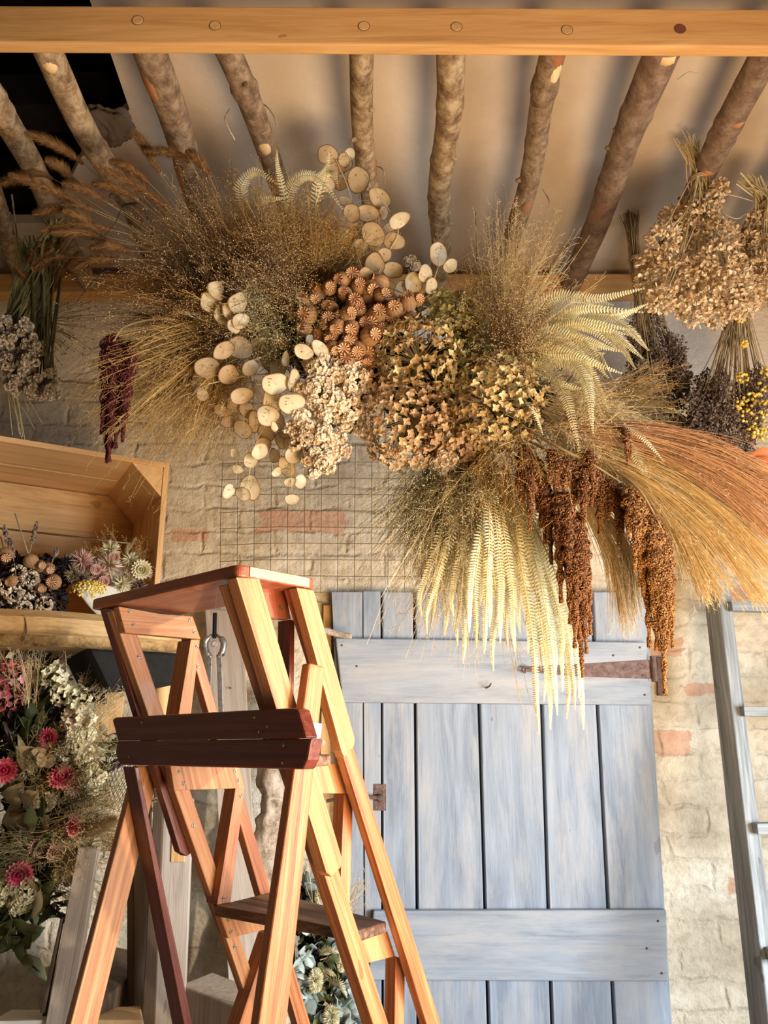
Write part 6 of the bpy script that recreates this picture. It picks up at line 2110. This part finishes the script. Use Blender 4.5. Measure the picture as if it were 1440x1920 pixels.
# pink hydrangea at the edge
o, _ = hydrangea(P(10, 1280, YG - .06), .062, 'blush', P(0, 1300, YG + .1)); o.data.materials[0] = T['rose']
tag(o, 'rose pink hydrangea head at the top left of the wall garland', 'hydrangea')
PK = []
for (x, y, r) in ((175, 1462, 20), (45, 1675, 24), (15, 1665, 22), (148, 1400, 26), (165, 1580, 18), (85, 1505, 14), (150, 1385, 20), (120, 1640, 16)):
    c_ = P(x, y, YG - .08)
    o, _ = statice(c_, r * .0014, 'cream', c_ + (0, .12, 0))
    tag(o, 'x', 'statice', 'cream statice in the wall garland'); PK.append((o, c_))
rank_labels(PK, 'cream statice cluster in the wall garland, {o}', axis=1, first='topmost', side='from the top')
PK = []
for b, t, n, sp, mt in (((120, 1430), (190, 1400), 26, .35, 'panic_blond'), ((100, 1560), (215, 1520), 40, .16, 'panic_blond'), ((100, 1570), (210, 1570), 34, .2, 'panic_blond'), ((90, 1590), (10, 1600), 30, .25, 'panic_olive'), ((110, 1620), (170, 1610), 26, .35, 'panic_blond'),
                        ((120, 1500), (200, 1490), 34, .35, 'panic_olive'), ((60, 1320), (70, 1190), 14, .15, 'panic_blond'), ((30, 1320), (20, 1200), 12, .15, 'panic_blond'), ((140, 1380), (235, 1290), 10, .25, 'panic_blond'), ((150, 1330), (200, 1265), 8, .3, 'panic_blond'), ((110, 1640), (180, 1650), 14, .4, 'panic_blond'),
                        ((60, 1420), (140, 1400), 30, .5, 'panic_olive'), ((90, 1480), (180, 1440), 30, .4, 'panic_gold')):
    o, rp = tuft(P(*b, YG - .06), P(*t, YG - .10), n * 2, sp, mt, name='garland_grass', nb=9, bl=.035, r=.0006)
    tag(o, 'x', 'dried grass', 'wispy grasses in the wall garland'); PK.append((o, P(*t, YG)))
rank_labels(PK, 'wispy grass spray of the wall garland, {o} by its tip', axis=1, first='topmost', side='from the top')
for k, (b, t) in enumerate((((120, 1590), (220, 1535)), ((110, 1600), (150, 1630)))):
    o, rp = foxtail([P(*b, YG - .08), P((b[0] + t[0]) / 2, (b[1] + t[1]) / 2 - 4, YG - .10), P(*t, YG - .12)], .35, .016, 1800, 'panic_blond', hl=.03, name='bunny_tail_grass')
    tag(o, ['fluffy cream grass tail pointing right out of the wall garland', 'short fluffy cream grass tail low in the wall garland'][k], 'grass')
# honesty pod pair
o, _ = honesty([(78, 1425, 14), (92, 1428, 13), (74, 1410, 10)], [P(60, 1470, YG - .05), P(75, 1445, YG - .09), P(84, 1425, YG - .1)], 'honesty_veil', Y=YG - .1)
tag(o, 'pair of small tan honesty discs in the wall garland', 'honesty')
for c_ in o.children:
    if c_.name.startswith('seed_pod'):
        c_.scale = (.017,) * 3

# second garland, bottom centre
Y2 = 2.26
fb = thing('twig_garland', 'dark twig base of the silvery garland at the bottom centre', 'garland base', P(610, 1790, Y2))
m = MB()
g2 = spline([P(585, 1690, Y2), P(600, 1760, Y2), P(612, 1840, Y2), P(625, 1960, Y2)], 40)
for k in range(24):
    leafy_mass(m, g2[rng.integers(0, 40)], .045, 26, .028, .010, mean=.3)
m.build('dark_leaves', T['leaf_dark'], fb)
m = MB()
for k in range(20):
    leafy_mass(m, g2[rng.integers(0, 40)] - (0, .03, 0), .05, 12, .03, .010, mean=.5)
m.build('green_leaves', T['leaf'], fb)
PK = []
for pts in (((590, 1760), (575, 1730), (560, 1710), (548, 1700)), ((600, 1770), (580, 1780), (570, 1800), (560, 1830)), ((600, 1800), (625, 1790), (640, 1770), (650, 1750)), ((610, 1830), (590, 1850), (575, 1870), (570, 1890)), ((620, 1840), (640, 1850), (655, 1840), (665, 1830)),
            ((620, 1880), (600, 1900), (590, 1920), (580, 1940)), ((620, 1870), (645, 1880), (660, 1900), (668, 1915)), ((600, 1720), (590, 1690), (585, 1670), (588, 1650)), ((610, 1750), (630, 1740), (645, 1735), (660, 1740))):
    o, e = sprig([P(x, y, Y2 - rng.uniform(.03, .08)) for x, y in pts], 'leaf_blue', .036, .014, 8, name='eucalyptus_sprig', group='eucalyptus sprigs of the bottom garland', round_=True)
    PK.append((o, P(*pts[-1], Y2)))
rank_labels(PK, 'silvery blue eucalyptus sprig in the bottom garland, {o}', axis=1, first='topmost', side='from the top')
for k, (x, y, r) in enumerate(((592, 1838, .024), (621, 1908, .026), (600, 1680, .018), (640, 1810, .014))):
    v = nrm(rng.normal(0, 1, (600, 3)))
    m = MB(); c_ = P(x, y, Y2 - .09)
    leafs(m, c_ + v * r * (.35, .35, .7), v * (1, 1, 1), nrm(rng.normal(0, 1, (600, 3))), r * .5, .001, .1, .1, rng.uniform(.3, 1, 600), (1, 1, .7, .1))
    o = m.build('banksia_flower', T['cream'])
    tag(o, ['cream bottlebrush flower halfway down the bottom garland', 'largest cream bottlebrush flower at the foot of the bottom garland', 'small cream flower at the top of the bottom garland', 'tiny cream flower right in the bottom garland'][k], 'flower')
PK = []
for b, t in (((600, 1790), (640, 1790)), ((620, 1850), (650, 1870)), ((600, 1830), (630, 1830)), ((615, 1900), (650, 1900))):
    o, _ = fern([P(*b, Y2 - .06), P((b[0] + t[0]) / 2, b[1] - 8, Y2 - .1), P(*t, Y2 - .1)], .018, mat='cream')
    tag(o, 'x', 'fern', 'little ferns of the bottom garland'); PK.append((o, P(*t, Y2)))
rank_labels(PK, 'little pale fern tip in the bottom garland, {o}', axis=1, first='topmost', side='from the top')
o, _ = tuft(P(610, 1740, Y2 - .05), P(670, 1650, Y2 - .1), 30, .3, 'panic_blond', name='garland_grass', nb=8, bl=.04, r=.0006)
tag(o, 'pale wispy grass rising from the bottom garland beside the door', 'dried grass')

# ================================================================== light


def light(name, kind, loc, energy, color, **k):
    d_ = bpy.data.lights.new(name, kind)
    d_.energy = energy
    d_.color = color
    for a, b in k.items():
        if a != 'to':
            setattr(d_, a, b)
    o = bpy.data.objects.new(name, d_)
    COL.objects.link(o)
    o.location = loc
    if 'to' in k:
        o.rotation_euler = (Vector(k['to']) - Vector(loc)).to_track_quat('-Z', 'Y').to_euler()
    return o


w = bpy.data.worlds.new('world')
SC.world = w
w.use_nodes = True
bg = w.node_tree.nodes['Background']
bg.inputs[0].default_value = (.62, .76, 1, 1)
bg.inputs[1].default_value = .6
light('window_daylight', 'AREA', (RX + .02, .3, 1.30), 60, (.92, .96, 1.0), shape='RECTANGLE', size=1.2, size_y=1.0, to=(0, 2.0, .8), spread=math.radians(115))
light('ladder_key_spot', 'SPOT', (1.8, .1, 1.95), 210, (1.0, .80, .58), spot_size=math.radians(36), spot_blend=.35, shadow_soft_size=.03, to=(-.2, 1.3, 1.2))  # added warm spot to brighten the ladder's right faces
light('uplighter', 'SPOT', (.7, .55, 1.0), 190, (1.0, .66, .34), spot_size=math.radians(125), spot_blend=.9, shadow_soft_size=.42, to=(.1, 1.8, 2.9))

SC.view_settings.view_transform = 'Standard'
SC.view_settings.look = 'None'
SC.view_settings.exposure = 0.0
SC.view_settings.gamma = 1.0
SC.view_settings.use_curve_mapping = False
SC.cycles.max_bounces = 8
SC.cycles.transparent_max_bounces = 8
SC.cycles.sample_clamp_indirect = 4
SC.cycles.use_denoising = True
for o in bpy.data.objects:
    if '_o' in o:
        del o['_o']
